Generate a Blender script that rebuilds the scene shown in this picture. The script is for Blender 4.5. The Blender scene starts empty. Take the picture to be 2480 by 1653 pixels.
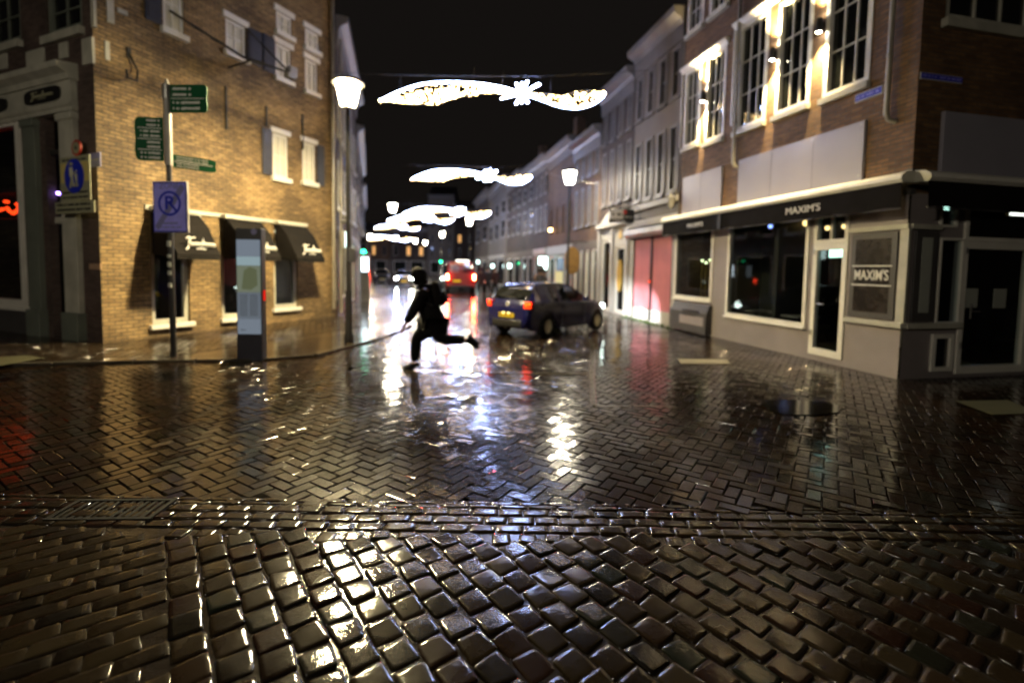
import bpy, bmesh, math, random
from mathutils import Vector, Matrix
random.seed(7)
S = bpy.context.scene
COL = S.collection
R = math.radians

# ------------------------------------------------------------------ camera
FPX, PITCH, ROLL, CAMH, PY = 1160.0, R(3.5), R(1.0), 1.7, 721.0
CROT = Matrix.Rotation(math.pi/2 - PITCH, 3, 'X') @ Matrix.Rotation(ROLL, 3, 'Z')
cd = bpy.data.cameras.new('camera')
cam = bpy.data.objects.new('camera', cd)
COL.objects.link(cam)
cam.location = (0, 0, CAMH)
cam.rotation_euler = CROT.to_euler()
cd.sensor_width = 36.0
cd.lens = FPX/2480*36.0
cd.shift_y = -(826.5 - PY)/2480
cd.clip_end = 600
cd.dof.use_dof = True
cd.dof.focus_distance = 3.0
cd.dof.aperture_fstop = 0.62
S.camera = cam

# ------------------------------------------------------------------ night sky, exposure, sampling
W = bpy.data.worlds.new('World')
S.world = W
W.use_nodes = True
W.node_tree.nodes['Background'].inputs[0].default_value = (0.0082, 0.0068, 0.0060, 1)
W.node_tree.nodes['Background'].inputs[1].default_value = 0.8
S.view_settings.view_transform = 'Standard'
S.view_settings.look = 'None'
S.view_settings.exposure = 0.0
S.view_settings.gamma = 1.0
cy = S.cycles
cy.use_denoising = True
cy.max_bounces = 7
cy.diffuse_bounces = 2
cy.glossy_bounces = 4
cy.transparent_max_bounces = 10
cy.caustics_reflective = False
cy.caustics_refractive = False
cy.sample_clamp_indirect = 6.0
cy.blur_glossy = 0.05

# ------------------------------------------------------------------ geometry helpers
def ray(u, v):
    return CROT @ Vector(((u-1240)/FPX, -(v-PY)/FPX, -1))
def G(u, v, z=0.0):
    r = ray(u, v); t = (z-CAMH)/r.z
    return Vector((r.x*t, r.y*t, z))
def D(u, v, d):
    r = ray(u, v); t = d/r.y
    return Vector((r.x*t, d, r.z*t + CAMH))

class Frame:
    """local x along the facade (right seen from outside), y into the wall, z up"""
    def __init__(s, o, d):
        s.o = Vector((o[0], o[1], o[2] if len(o) > 2 else 0)); d = Vector((d[0], d[1], 0)).normalized()
        s.d = d; s.n = Vector((-d.y, d.x, 0))
    def w(s, x, y, z):
        return s.o + s.d*x + s.n*y + Vector((0, 0, z))
    def mat(s):
        m = Matrix.Identity(4)
        m.col[0] = (*s.d, 0); m.col[1] = (*s.n, 0); m.col[2] = (0, 0, 1, 0); m.col[3] = (*s.o, 1)
        return m
    def on(s, u, v, y=0.0):
        r = ray(u, v); c = Vector((0, 0, CAMH))
        t = (s.o + s.n*y - c).dot(s.n)/r.dot(s.n)
        p = c + r*t - s.o
        return p.dot(s.d), p.z
    def rect(s, ul, lr, y=0.0):
        a = s.on(*ul, y); b = s.on(*lr, y)
        return a[0], b[0], b[1], a[1]      # x0 x1 z0 z1
WORLD = Frame((0, 0), (1, 0))
ROOTM = {}

class MB:
    def __init__(s): s.v = []; s.f = []; s.mi = []; s.m = 0
    def add(s, vs, fs):
        b = len(s.v); s.v += [Vector(p) for p in vs]
        for f in fs: s.f.append([b+i for i in f]); s.mi.append(s.m)
        return s
    def box(s, F, x0, x1, y0, y1, z0, z1, bev=0.0):
        if bev > 0:
            bm = bmesh.new(); bmesh.ops.create_cube(bm, size=1)
            for v in bm.verts:
                v.co = Vector(((x0+x1)/2 + v.co.x*(x1-x0), (y0+y1)/2 + v.co.y*(y1-y0), (z0+z1)/2 + v.co.z*(z1-z0)))
            bmesh.ops.bevel(bm, geom=bm.edges[:], offset=bev, segments=2, affect='EDGES', profile=.5)
            bm.verts.index_update()
            s.add([F.w(*v.co) for v in bm.verts], [[v.index for v in f.verts] for f in bm.faces]); bm.free()
            return s
        c = [(x0,y0,z0),(x1,y0,z0),(x1,y1,z0),(x0,y1,z0),(x0,y0,z1),(x1,y0,z1),(x1,y1,z1),(x0,y1,z1)]
        return s.add([F.w(*p) for p in c], [(0,3,2,1),(4,5,6,7),(0,1,5,4),(1,2,6,5),(2,3,7,6),(3,0,4,7)])
    def prism(s, F, prof, x0, x1):
        """profile of (y,z), extruded along local x"""
        n = len(prof)
        vs = [F.w(x0, a, b) for a, b in prof] + [F.w(x1, a, b) for a, b in prof]
        fs = [(i, (i+1) % n, n+(i+1) % n, n+i) for i in range(n)] + [tuple(range(n))[::-1], tuple(range(n, 2*n))]
        return s.add(vs, fs)
    def plate(s, F, prof, y0, y1):
        """profile of (x,z), extruded in y"""
        n = len(prof)
        vs = [F.w(a, y0, b) for a, b in prof] + [F.w(a, y1, b) for a, b in prof]
        fs = [(i, (i+1) % n, n+(i+1) % n, n+i) for i in range(n)] + [tuple(range(n))[::-1], tuple(range(n, 2*n))]
        return s.add(vs, fs)
    def tube(s, pts, r, n=8, closed=False):
        pts = [Vector(p) for p in pts]; N = len(pts); rs = r if isinstance(r, (list, tuple)) else [r]*N
        b = len(s.v); vs = []; up = Vector((0, 0, 1))
        for i, p in enumerate(pts):
            a = pts[(i-1) % N] if (closed or i > 0) else p; c = pts[(i+1) % N] if (closed or i < N-1) else p
            t = (c-a)
            t = t.normalized() if t.length > 1e-9 else Vector((0, 0, 1))
            q = up if abs(t.z) < .95 else Vector((1, 0, 0))
            e1 = t.cross(q).normalized(); e2 = e1.cross(t)
            for k in range(n):
                an = 2*math.pi*k/n
                vs.append(p + (e1*math.cos(an) + e2*math.sin(an))*rs[i])
        fs = []
        for i in range(N if closed else N-1):
            j = (i+1) % N
            for k in range(n):
                k2 = (k+1) % n
                fs.append((i*n+k, i*n+k2, j*n+k2, j*n+k))
        if not closed:
            fs += [tuple(range(n))[::-1], tuple(range((N-1)*n, N*n))]
        return s.add(vs, fs)
    def lathe(s, prof, c=(0, 0, 0), n=20, axis='Z', caps=True):
        vs = []; c = Vector(c)
        for r, z in prof:
            for k in range(n):
                a = 2*math.pi*k/n
                p = (r*math.cos(a), r*math.sin(a), z)
                if axis == 'Y': p = (p[0], p[2], p[1])
                if axis == 'X': p = (p[2], p[0], p[1])
                vs.append(c + Vector(p))
        fs = []
        for i in range(len(prof)-1):
            for k in range(n):
                k2 = (k+1) % n; fs.append((i*n+k, i*n+k2, (i+1)*n+k2, (i+1)*n+k))
        if caps: fs += [tuple(range(n))[::-1], tuple(range((len(prof)-1)*n, len(prof)*n))]
        return s.add(vs, fs)
    def ico(s, c, r, sub=1, sc=(1, 1, 1)):
        bm = bmesh.new(); bmesh.ops.create_icosphere(bm, subdivisions=sub, radius=r)
        bm.verts.index_update(); c = Vector(c)
        s.add([c + Vector((v.co.x*sc[0], v.co.y*sc[1], v.co.z*sc[2])) for v in bm.verts], [[v.index for v in f.verts] for f in bm.faces]); bm.free()
        return s
    def build(s, name, mat, parent=None, smooth=None):
        me = bpy.data.meshes.new(name)
        root = parent
        while root is not None and root.parent is not None: root = root.parent
        inv = ROOTM[root.name].inverted() if root is not None else Matrix.Identity(4)
        me.from_pydata([inv @ v for v in s.v], [], s.f)
        uv = me.uv_layers.new(name='UVMap').data
        for p, f in zip(me.polygons, s.f):
            vs = [s.v[i] for i in f]
            nn = Vector((0, 0, 0))
            for i in range(len(vs)):
                a, b = vs[i], vs[(i+1) % len(vs)]
                nn += a.cross(b)
            if nn.length > 1e-12: nn.normalize()
            if abs(nn.z) < .7:
                t = Vector((-nn.y, nn.x, 0)); t = t.normalized() if t.length > 1e-6 else Vector((1, 0, 0))
                for li, q in zip(p.loop_indices, vs): uv[li].uv = (q.dot(t), q.z)
            else:
                for li, q in zip(p.loop_indices, vs): uv[li].uv = (q.x, q.y)
            p.material_index = s.mi[p.index]
        for m in (mat if isinstance(mat, (list, tuple)) else [mat]): me.materials.append(m)
        bm = bmesh.new(); bm.from_mesh(me); bmesh.ops.recalc_face_normals(bm, faces=bm.faces[:]); bm.to_mesh(me); bm.free()
        if smooth is not None:
            for p in me.polygons: p.use_smooth = True
            me.set_sharp_from_angle(angle=R(smooth))
        o = bpy.data.objects.new(name, me); COL.objects.link(o)
        if parent is not None: o.parent = parent
        return o

def build_split(mb, name, mat, parent, smooth=None):
    """every connected piece of mb becomes a part of its own"""
    par = list(range(len(mb.v)))
    def find(a):
        while par[a] != a: par[a] = par[par[a]]; a = par[a]
        return a
    for f in mb.f:
        for i in f[1:]: par[find(i)] = find(f[0])
    groups = {}
    for f in mb.f: groups.setdefault(find(f[0]), []).append(f)
    out = []
    for fs in groups.values():
        m = MB(); ids = sorted({i for f in fs for i in f}); k = {i: n for n, i in enumerate(ids)}
        m.add([mb.v[i] for i in ids], [[k[i] for i in f] for f in fs]); out.append(m.build(name, mat, parent, smooth))
    return out

def tag(o, label=None, cat=None, group=None, kind=None):
    for k, v in (('label', label), ('category', cat), ('group', group), ('kind', kind)):
        if v: o[k] = v
    return o
def thing(name, label, cat, F=None, group=None):
    o = bpy.data.objects.new(name, None); COL.objects.link(o); o.empty_display_size = .2
    m = F.mat() if F else Matrix.Identity(4)
    o.location = m.to_translation(); o.rotation_euler = m.to_euler()
    ROOTM[o.name] = m
    return tag(o, label, cat, group)
def copy_tree(o, parent=None):
    c = o.copy(); COL.objects.link(c); c.parent = parent
    if parent is None: ROOTM[c.name] = ROOTM[o.name]
    for ch in list(o.children): copy_tree(ch, c)
    return c
def put(o, loc, rz=0.0, label=None, scale=None):
    o.location = loc; o.rotation_euler = (0, 0, rz)
    if scale: o.scale = (scale,)*3
    if label: o['label'] = label
    return o
def bake(o):
    """apply modifiers of o into its mesh"""
    dg = bpy.context.evaluated_depsgraph_get(); dg.update()
    me = bpy.data.meshes.new_from_object(o.evaluated_get(dg))
    o.modifiers.clear(); o.data = me
    return o

# ------------------------------------------------------------------ materials
def nt(name):
    m = bpy.data.materials.new(name); m.use_nodes = True
    return m, m.node_tree.nodes, m.node_tree.links, m.node_tree.nodes['Principled BSDF']
def c4(c): return (*c, 1)
def paint(name, col, rough=.5, metal=0., var=.25, scale=3., bump=0., coat=0., spec=.5):
    m, N, L, b = nt(name)
    t = N.new('ShaderNodeTexCoord'); n = N.new('ShaderNodeTexNoise'); n.inputs['Scale'].default_value = scale; n.inputs['Detail'].default_value = 6
    L.new(t.outputs['Object'], n.inputs['Vector'])
    r = N.new('ShaderNodeValToRGB'); r.color_ramp.elements[0].position = .3; r.color_ramp.elements[1].position = .7
    r.color_ramp.elements[0].color = c4([x*(1-var) for x in col]); r.color_ramp.elements[1].color = c4(col)
    L.new(n.outputs['Fac'], r.inputs['Fac']); L.new(r.outputs['Color'], b.inputs['Base Color'])
    b.inputs['Roughness'].default_value = rough; b.inputs['Metallic'].default_value = metal
    b.inputs['Coat Weight'].default_value = coat; b.inputs['Coat Roughness'].default_value = .04
    b.inputs['Specular IOR Level'].default_value = spec
    if bump:
        n2 = N.new('ShaderNodeTexNoise'); n2.inputs['Scale'].default_value = scale*18; L.new(t.outputs['Object'], n2.inputs['Vector'])
        bp = N.new('ShaderNodeBump'); bp.inputs['Strength'].default_value = bump; bp.inputs['Distance'].default_value = .01
        L.new(n2.outputs['Fac'], bp.inputs['Height']); L.new(bp.outputs['Normal'], b.inputs['Normal'])
    return m
def glow(name, col, st, through=False):
    m, N, L, b = nt(name); N.remove(b)
    e = N.new('ShaderNodeEmission'); e.inputs[0].default_value = c4(col); e.inputs[1].default_value = st
    if through:
        t = N.new('ShaderNodeBsdfTransparent'); a = N.new('ShaderNodeAddShader'); L.new(e.outputs[0], a.inputs[0]); L.new(t.outputs[0], a.inputs[1]); L.new(a.outputs[0], N['Material Output'].inputs[0])
    else: L.new(e.outputs[0], N['Material Output'].inputs[0])
    return m
def brick(name, c1, c2, mort, rough=.75, bw=.22, rh=.062, ms=.007, dirt=.5):
    m, N, L, b = nt(name)
    uv = N.new('ShaderNodeUVMap'); uv.uv_map = 'UVMap'
    t = N.new('ShaderNodeTexBrick'); t.inputs['Scale'].default_value = 1; t.inputs['Brick Width'].default_value = bw
    t.inputs['Row Height'].default_value = rh; t.inputs['Mortar Size'].default_value = ms; t.inputs['Mortar Smooth'].default_value = .3; t.inputs['Bias'].default_value = 0
    t.inputs['Color1'].default_value = c4(c1); t.inputs['Color2'].default_value = c4(c2); t.inputs['Mortar'].default_value = c4(mort)
    wob = N.new('ShaderNodeTexNoise'); wob.inputs['Scale'].default_value = 4; L.new(uv.outputs[0], wob.inputs['Vector'])
    ad = N.new('ShaderNodeVectorMath'); ad.operation = 'MULTIPLY_ADD'; ad.inputs[1].default_value = (.02, .02, 0)
    L.new(wob.outputs['Color'], ad.inputs[0]); L.new(uv.outputs[0], ad.inputs[2]); L.new(ad.outputs[0], t.inputs['Vector'])
    n = N.new('ShaderNodeTexNoise'); n.inputs['Scale'].default_value = .9; n.inputs['Detail'].default_value = 8; L.new(uv.outputs[0], n.inputs['Vector'])
    n3 = N.new('ShaderNodeTexNoise'); n3.inputs['Scale'].default_value = 9; n3.inputs['Detail'].default_value = 3
    mp = N.new('ShaderNodeMapping'); mp.inputs['Scale'].default_value = (.5, 1.6, 1); L.new(uv.outputs[0], mp.inputs[0]); L.new(mp.outputs[0], n3.inputs['Vector'])
    rp = N.new('ShaderNodeValToRGB'); rp.color_ramp.elements[0].position = .35; rp.color_ramp.elements[1].position = .65
    rp.color_ramp.elements[0].color = (1-dirt, 1-dirt, 1-dirt, 1); rp.color_ramp.elements[1].color = (1, 1, 1, 1)
    mxn = N.new('ShaderNodeMath'); mxn.operation = 'ADD'; L.new(n.outputs['Fac'], mxn.inputs[0])
    ms2 = N.new('ShaderNodeMath'); ms2.operation = 'MULTIPLY_ADD'; ms2.inputs[1].default_value = .7; ms2.inputs[2].default_value = -.35
    L.new(n3.outputs['Fac'], ms2.inputs[0]); L.new(ms2.outputs[0], mxn.inputs[1]); L.new(mxn.outputs[0], rp.inputs['Fac'])
    mx = N.new('ShaderNodeMix'); mx.data_type = 'RGBA'; mx.blend_type = 'MULTIPLY'; mx.inputs['Factor'].default_value = 1
    L.new(t.outputs['Color'], mx.inputs['A']); L.new(rp.outputs['Color'], mx.inputs['B']); L.new(mx.outputs['Result'], b.inputs['Base Color'])
    bp = N.new('ShaderNodeBump'); bp.inputs['Strength'].default_value = 1; bp.inputs['Distance'].default_value = .014; bp.invert = True
    L.new(t.outputs['Fac'], bp.inputs['Height']); L.new(bp.outputs['Normal'], b.inputs['Normal'])
    b.inputs['Roughness'].default_value = rough
    return m
def clear_glass(name, tint=(.75, .8, .8)):
    m, N, L, b = nt(name); N.remove(b)
    fr = N.new('ShaderNodeFresnel'); fr.inputs[0].default_value = 1.6
    tr = N.new('ShaderNodeBsdfTransparent'); tr.inputs[0].default_value = c4(tint)
    gl = N.new('ShaderNodeBsdfGlossy'); gl.inputs['Roughness'].default_value = .02
    ge = N.new('ShaderNodeNewGeometry'); iv = N.new('ShaderNodeMath'); iv.operation = 'MULTIPLY_ADD'; iv.inputs[1].default_value = -1; iv.inputs[2].default_value = 1; L.new(ge.outputs['Backfacing'], iv.inputs[0])
    ml = N.new('ShaderNodeMath'); ml.operation = 'MULTIPLY'; L.new(fr.outputs[0], ml.inputs[0]); L.new(iv.outputs[0], ml.inputs[1])
    mx = N.new('ShaderNodeMixShader'); L.new(ml.outputs[0], mx.inputs[0]); L.new(tr.outputs[0], mx.inputs[1]); L.new(gl.outputs[0], mx.inputs[2])
    L.new(mx.outputs[0], N['Material Output'].inputs[0]); return m
def paving(name, cols, rough=(.16, .4), coat=(.05, .15), fine=90., bump=.25, attr=True, big=.6):
    """wet stone: dark base, water film as coat, droplet bump"""
    m, N, L, b = nt(name)
    tc = N.new('ShaderNodeTexCoord')
    rp = N.new('ShaderNodeValToRGB'); els = rp.color_ramp.elements
    while len(els) < len(cols): els.new(.5)
    for i, c in enumerate(cols): els[i].position = i/(len(cols)-1); els[i].color = c4(c)
    if attr:
        at = N.new('ShaderNodeAttribute'); at.attribute_name = 'tone'; L.new(at.outputs['Fac'], rp.inputs['Fac'])
    else:
        n0 = N.new('ShaderNodeTexNoise'); n0.inputs['Scale'].default_value = 2.5; n0.inputs['Detail'].default_value = 8
        L.new(tc.outputs['Object'], n0.inputs['Vector']); L.new(n0.outputs['Fac'], rp.inputs['Fac'])
    L.new(rp.outputs['Color'], b.inputs['Base Color'])
    n1 = N.new('ShaderNodeTexNoise'); n1.inputs['Scale'].default_value = big; n1.inputs['Detail'].default_value = 5; L.new(tc.outputs['Object'], n1.inputs['Vector'])
    mr = N.new('ShaderNodeMapRange'); mr.inputs[1].default_value = .35; mr.inputs[2].default_value = .65; mr.inputs[3].default_value = rough[0]; mr.inputs[4].default_value = rough[1]
    L.new(n1.outputs['Fac'], mr.inputs[0]); L.new(mr.outputs[0], b.inputs['Roughness'])
    b.inputs['Specular IOR Level'].default_value = .03
    b.inputs['Coat Weight'].default_value = 1; b.inputs['Coat IOR'].default_value = 1.37
    mr2 = N.new('ShaderNodeMapRange'); mr2.inputs[1].default_value = .35; mr2.inputs[2].default_value = .65; mr2.inputs[3].default_value = coat[0]; mr2.inputs[4].default_value = coat[1]
    L.new(n1.outputs['Fac'], mr2.inputs[0]); L.new(mr2.outputs[0], b.inputs['Coat Roughness'])
    n2 = N.new('ShaderNodeTexNoise'); n2.inputs['Scale'].default_value = fine; n2.inputs['Detail'].default_value = 4; L.new(tc.outputs['Object'], n2.inputs['Vector'])
    n4 = N.new('ShaderNodeTexNoise'); n4.inputs['Scale'].default_value = fine*.14; n4.inputs['Detail'].default_value = 2; L.new(tc.outputs['Object'], n4.inputs['Vector'])
    ad = N.new('ShaderNodeMath'); ad.operation = 'MULTIPLY_ADD'; ad.inputs[1].default_value = 3.0; L.new(n4.outputs['Fac'], ad.inputs[0]); L.new(n2.outputs['Fac'], ad.inputs[2])
    bp = N.new('ShaderNodeBump'); bp.inputs['Strength'].default_value = bump; bp.inputs['Distance'].default_value = .004
    L.new(ad.outputs[0], bp.inputs['Height']); L.new(bp.outputs['Normal'], b.inputs['Normal']); L.new(bp.outputs['Normal'], b.inputs['Coat Normal'])
    return m

M = {}
M['brick_left'] = brick('yellow_brown_brick', (.37, .24, .10), (.22, .135, .055), (.12, .09, .05), rh=.078, ms=.013, dirt=.62)
M['brick_front'] = brick('dark_purple_brick', (.13, .085, .07), (.09, .055, .05), (.10, .09, .08))
M['brick_right'] = brick('red_brown_brick', (.25, .13, .052), (.14, .068, .03), (.11, .085, .06), rh=.068, ms=.01, dirt=.45)
M['brick_dark'] = brick('dark_brown_brick', (.06, .036, .026), (.04, .024, .017), (.05, .04, .034))
M['brick_orange'] = brick('orange_brown_brick', (.16, .085, .04), (.115, .06, .028), (.11, .085, .055))
M['white'] = paint('white_paint', (.74, .72, .66), .4, var=.12)
M['white_dirty'] = paint('weathered_white_paint', (.5, .49, .42), .5, var=.3)
M['plaster'] = paint('cream_plaster', (.125, .105, .085), .7, var=.22, scale=1.2, bump=.1)
M['white_row'] = paint('dull_white_frame', (.13, .118, .108), .5, var=.25)
M['plaster_white'] = paint('white_plaster', (.4, .38, .35), .6, var=.15, scale=1.5)
M['greygreen'] = paint('grey_green_paint', (.16, .18, .15), .45, var=.2)
M['greywood'] = paint('grey_cladding', (.27, .24, .245), .45, var=.2, scale=2)
M['greydark'] = paint('dark_grey_cladding', (.07, .066, .066), .5, var=.2)
M['panel'] = paint('blank_grey_board', (.31, .3, .36), .38, var=.18, scale=.8)
M['black'] = paint('black_paint', (.012, .012, .013), .4)
M['blackcloth'] = paint('black_awning_cloth', (.012, .0105, .01), .9, var=.3, scale=5, bump=.15, spec=.08)
M['shutterblue'] = paint('blue_grey_shutter_paint', (.03, .033, .05), .5, var=.3)
M['iron'] = paint('dark_iron', (.025, .023, .022), .5, .3)
M['grate'] = paint('dull_wet_iron', (.008, .008, .008), .7, spec=.15)
M['polegrey'] = paint('galvanised_pole', (.3, .29, .27), .5, .2)
M['pipe'] = paint('zinc_pipe', (.26, .24, .2), .45, .3)
M['roof'] = paint('dark_roof_tile', (.035, .028, .026), .7, var=.4)
M['steel'] = paint('brushed_steel', (.5, .5, .48), .3, .8)
M['dglass'] = paint('dark_window_glass', (.006, .007, .007), .04, var=.4, spec=.6)
M['glass'] = clear_glass('shop_glass')
M['blind'] = paint('pale_window_blind', (.62, .6, .5), .6, var=.1)
M['curtain'] = paint('dim_curtain', (.12, .11, .095), .8, var=.5, scale=6)
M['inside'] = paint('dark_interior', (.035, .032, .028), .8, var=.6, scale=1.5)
M['signgreen'] = paint('green_sign_enamel', (.005, .085, .03), .6, var=.15, spec=.15)
M['signwhite'] = paint('white_sign_lettering', (.72, .72, .68), .45, var=.05)
M['signblue'] = paint('blue_sign_enamel', (.015, .03, .5), .35, var=.1)
M['signpale'] = paint('pale_blue_sign_face', (.36, .35, 1.0), .3, var=.2, scale=6)
M['signgrey'] = paint('grey_stripe_film', (.2, .2, .42), .4, var=.1)
M['signyellow'] = paint('yellow_sign_face', (.6, .5, .17), .4, var=.1)
M['signcream'] = paint('cream_sign_face', (.33, .33, .22), .4, var=.15)
M['signred'] = paint('red_sign_ring', (.45, .03, .015), .4)
M['gold'] = paint('gilded_wood', (.55, .36, .08), .45, .2)
M['redshutter'] = paint('red_roller_shutter', (.62, .24, .27), .3, .0, var=.25, scale=2)
M['paper'] = paint('pale_paper', (.36, .38, .34), .7, var=.1)
M['lamp'] = glow('street_lantern_light', (1, .83, .5), 30, True)
M['lampsq'] = glow('unseen_square_lantern_light', (1, .87, .66), 270, True)
M['lenssq'] = glow('unseen_square_reflector_light', (1, .87, .66), 60)
M['lensfar'] = glow('far_reflector_light', (1, .88, .62), 900)
M['lens'] = glow('lantern_reflector_light', (1, .8, .42), 4600)
M['lampfar'] = glow('far_lantern_light', (1, .9, .68), 40, True)
M['led'] = glow('cold_led_tube', (.4, .55, 1), 120)
M['ledstar'] = glow('cold_led_star', (.4, .53, 1), 420)
M['bead'] = glow('warm_led_beads', (1, .64, .24), 130)
M['neon'] = glow('red_neon', (1, .045, .006), 5)
M['tail'] = glow('tail_light_red', (1, .05, .006), 3)
M['tailhot'] = glow('tail_light_core', (1, .022, .002), 20)
M['vantail'] = glow('van_tail_light', (1, .05, .015), 700)
M['head'] = glow('headlight_white', (.92, 1, .93), 260)
M['headcar'] = glow('headlight_cool', (.8, 1, .92), 25)
M['platelit'] = glow('lit_yellow_plate', (1, .58, .02), .9)
M['platelamp'] = glow('plate_lamp', (1, .8, .25), 5)
M['green'] = glow('green_signal', (.02, 1, .36), 22)
M['exit'] = glow('exit_sign_light', (.6, 1, .85), 4.5)
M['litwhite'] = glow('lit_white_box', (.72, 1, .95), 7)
M['warmwin'] = glow('warm_lit_window', (1, .5, .16), 1.1)
M['warmlamp'] = glow('warm_bulb', (1, .62, .22), 26)
M['purple'] = glow('purple_bulb', (.35, .2, 1), 16)
M['bluewhite'] = glow('blue_screen', (.3, .45, .9), 1.1)
M['shoplight'] = glow('shop_strip_light', (1, .95, .85), 5)
M['uplight'] = glow('up_down_light_lens', (1, .9, .62), 120)
M['kioskface'] = glow('kiosk_backlit_poster', (.33, .39, .47), .5)
M['kioskmap'] = glow('kiosk_green_map', (.3, .34, .24), .5)
M['kiosktext'] = glow('kiosk_grey_text', (.24, .28, .33), .5)
M['kiosktop'] = glow('kiosk_bright_poster', (.42, .56, .6), .6)
M['cloth_dark'] = paint('dark_wet_cloth', (.008, .0075, .0075), .8, var=.4, scale=8, bump=.2, spec=.12)
M['denim'] = paint('dark_trousers', (.006, .006, .007), .8, var=.3, scale=10, spec=.12)
M['skin'] = paint('skin', (.32, .18, .12), .5, var=.1)
M['rubber'] = paint('rubber', (.008, .008, .008), .8, spec=.15)
M['carblue'] = paint('dark_blue_car_paint', (.004, .005, .045), .22, .0, var=.15, coat=.35)
M['cargrey'] = paint('silver_car_paint', (.2, .2, .2), .3, .5, var=.1, coat=1)
M['carblack'] = paint('black_car_paint', (.02, .02, .022), .3, .2, coat=1)
M['vanred'] = paint('maroon_van_paint', (.3, .014, .02), .32, .1, coat=1)
M['carglass'] = paint('tinted_car_glass', (.008, .009, .009), .03, spec=.7)
M['rim'] = paint('alloy_rim', (.75, .7, .56), .4, .15, var=.3, scale=12)
M['signboard'] = paint('cream_signboard', (.55, .52, .45), .5)
M['bluepanel'] = paint('blue_shop_panel', (.05, .12, .32), .5)
M['moss'] = paint('green_moss', (.06, .11, .01), .8, var=.5, scale=30)
M['markwhite'] = paint('wet_white_marking', (.2, .19, .15), .3, var=.35, scale=6)
M['markgrey'] = paint('pale_wet_tile', (.08, .078, .045), .35, var=.3, scale=5)
M['sett'] = paving('wet_cobblestone', [(.004, .003, .002), (.012, .008, .004), (.02, .015, .008), (.012, .005, .003), (.008, .01, .007)], rough=(.22, .45), fine=210, bump=.10, big=4, coat=(.014, .05))
M['klinker'] = paving('wet_herringbone_brick', [(.005, .0034, .002), (.014, .008, .004), (.01, .005, .003), (.008, .007, .004)], rough=(.16, .36), fine=70, bump=.10, big=.7, coat=(.07, .17))
M['joint'] = paving('wet_sand_joint', [(.012, .01, .008), (.025, .02, .016)], rough=(.15, .4), fine=60, bump=.4, attr=False)
M['road'] = paving('wet_brick_road', [(.02, .015, .01), (.035, .025, .018)], rough=(.14, .34), fine=30, bump=.3, attr=False, big=.4, coat=(.08, .18))
M['slab'] = paving('wet_pavement_brick', [(.012, .008, .004), (.022, .014, .007), (.018, .011, .006)], rough=(.2, .42), fine=40, bump=.3, big=.8)
M['kerb'] = paving('wet_kerb_stone', [(.03, .026, .02), (.05, .044, .036)], rough=(.1, .3), fine=40, bump=.25, attr=False)
M['puddle'] = paint('still_water', (.006, .005, .004), .09, var=.1, spec=.3)

# ------------------------------------------------------------------ plan of the place
L0 = G(250, 835); L1 = G(812, 768)
FL = Frame(L0, L1-L0)                              # brick side wall of the left corner building
FS = Frame(L0 - Vector((FL.d.y, -FL.d.x, 0))*9, (FL.d.y, -FL.d.x))   # its shop front, x = 9 at the corner
R0 = G(2175, 918); RD = Vector((-.22, 1, 0)).normalized()
R1 = R0 + RD*6.7
FR = Frame(R1, R0-R1)                              # street side of the right corner building
FQ = Frame(R0, FR.n)                               # its square side
LEN_R = (R0-R1).length
LEN_L = (L1-L0).length
ROW = Vector((-.2, 1, 0)).normalized()
def row_at(u):                                     # distance from R1 along the right row for a picture column
    r = ray(u, 650); k = r.x/r.y
    return (R1.x - k*R1.y)/(k*ROW.y - ROW.x)

# ------------------------------------------------------------------ ground
def tone_attr(o, tones):
    a = o.data.attributes.new('tone', 'FLOAT', 'FACE'); a.data.foreach_set('value', tones)
def ngon(name, pts, z, mat, thick=0.0):
    mb = MB()
    if thick: mb.add([(x, y, z-thick) for x, y in pts] + [(x, y, z) for x, y in pts],
        [tuple(range(len(pts), 2*len(pts)))] + [(i, (i+1) % len(pts), len(pts)+(i+1) % len(pts), len(pts)+i) for i in range(len(pts))])
    else: mb.add([(x, y, z) for x, y in pts], [tuple(range(len(pts)))])
    return mb.build(name, mat)
g = MB()
NX = 40
g.add([(-150, -80, -.03), (150, -80, -.03), (150, 300, -.03), (-150, 300, -.03)], [(0, 1, 2, 3)])
tag(g.build('ground', M['joint']), kind='structure')

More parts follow.
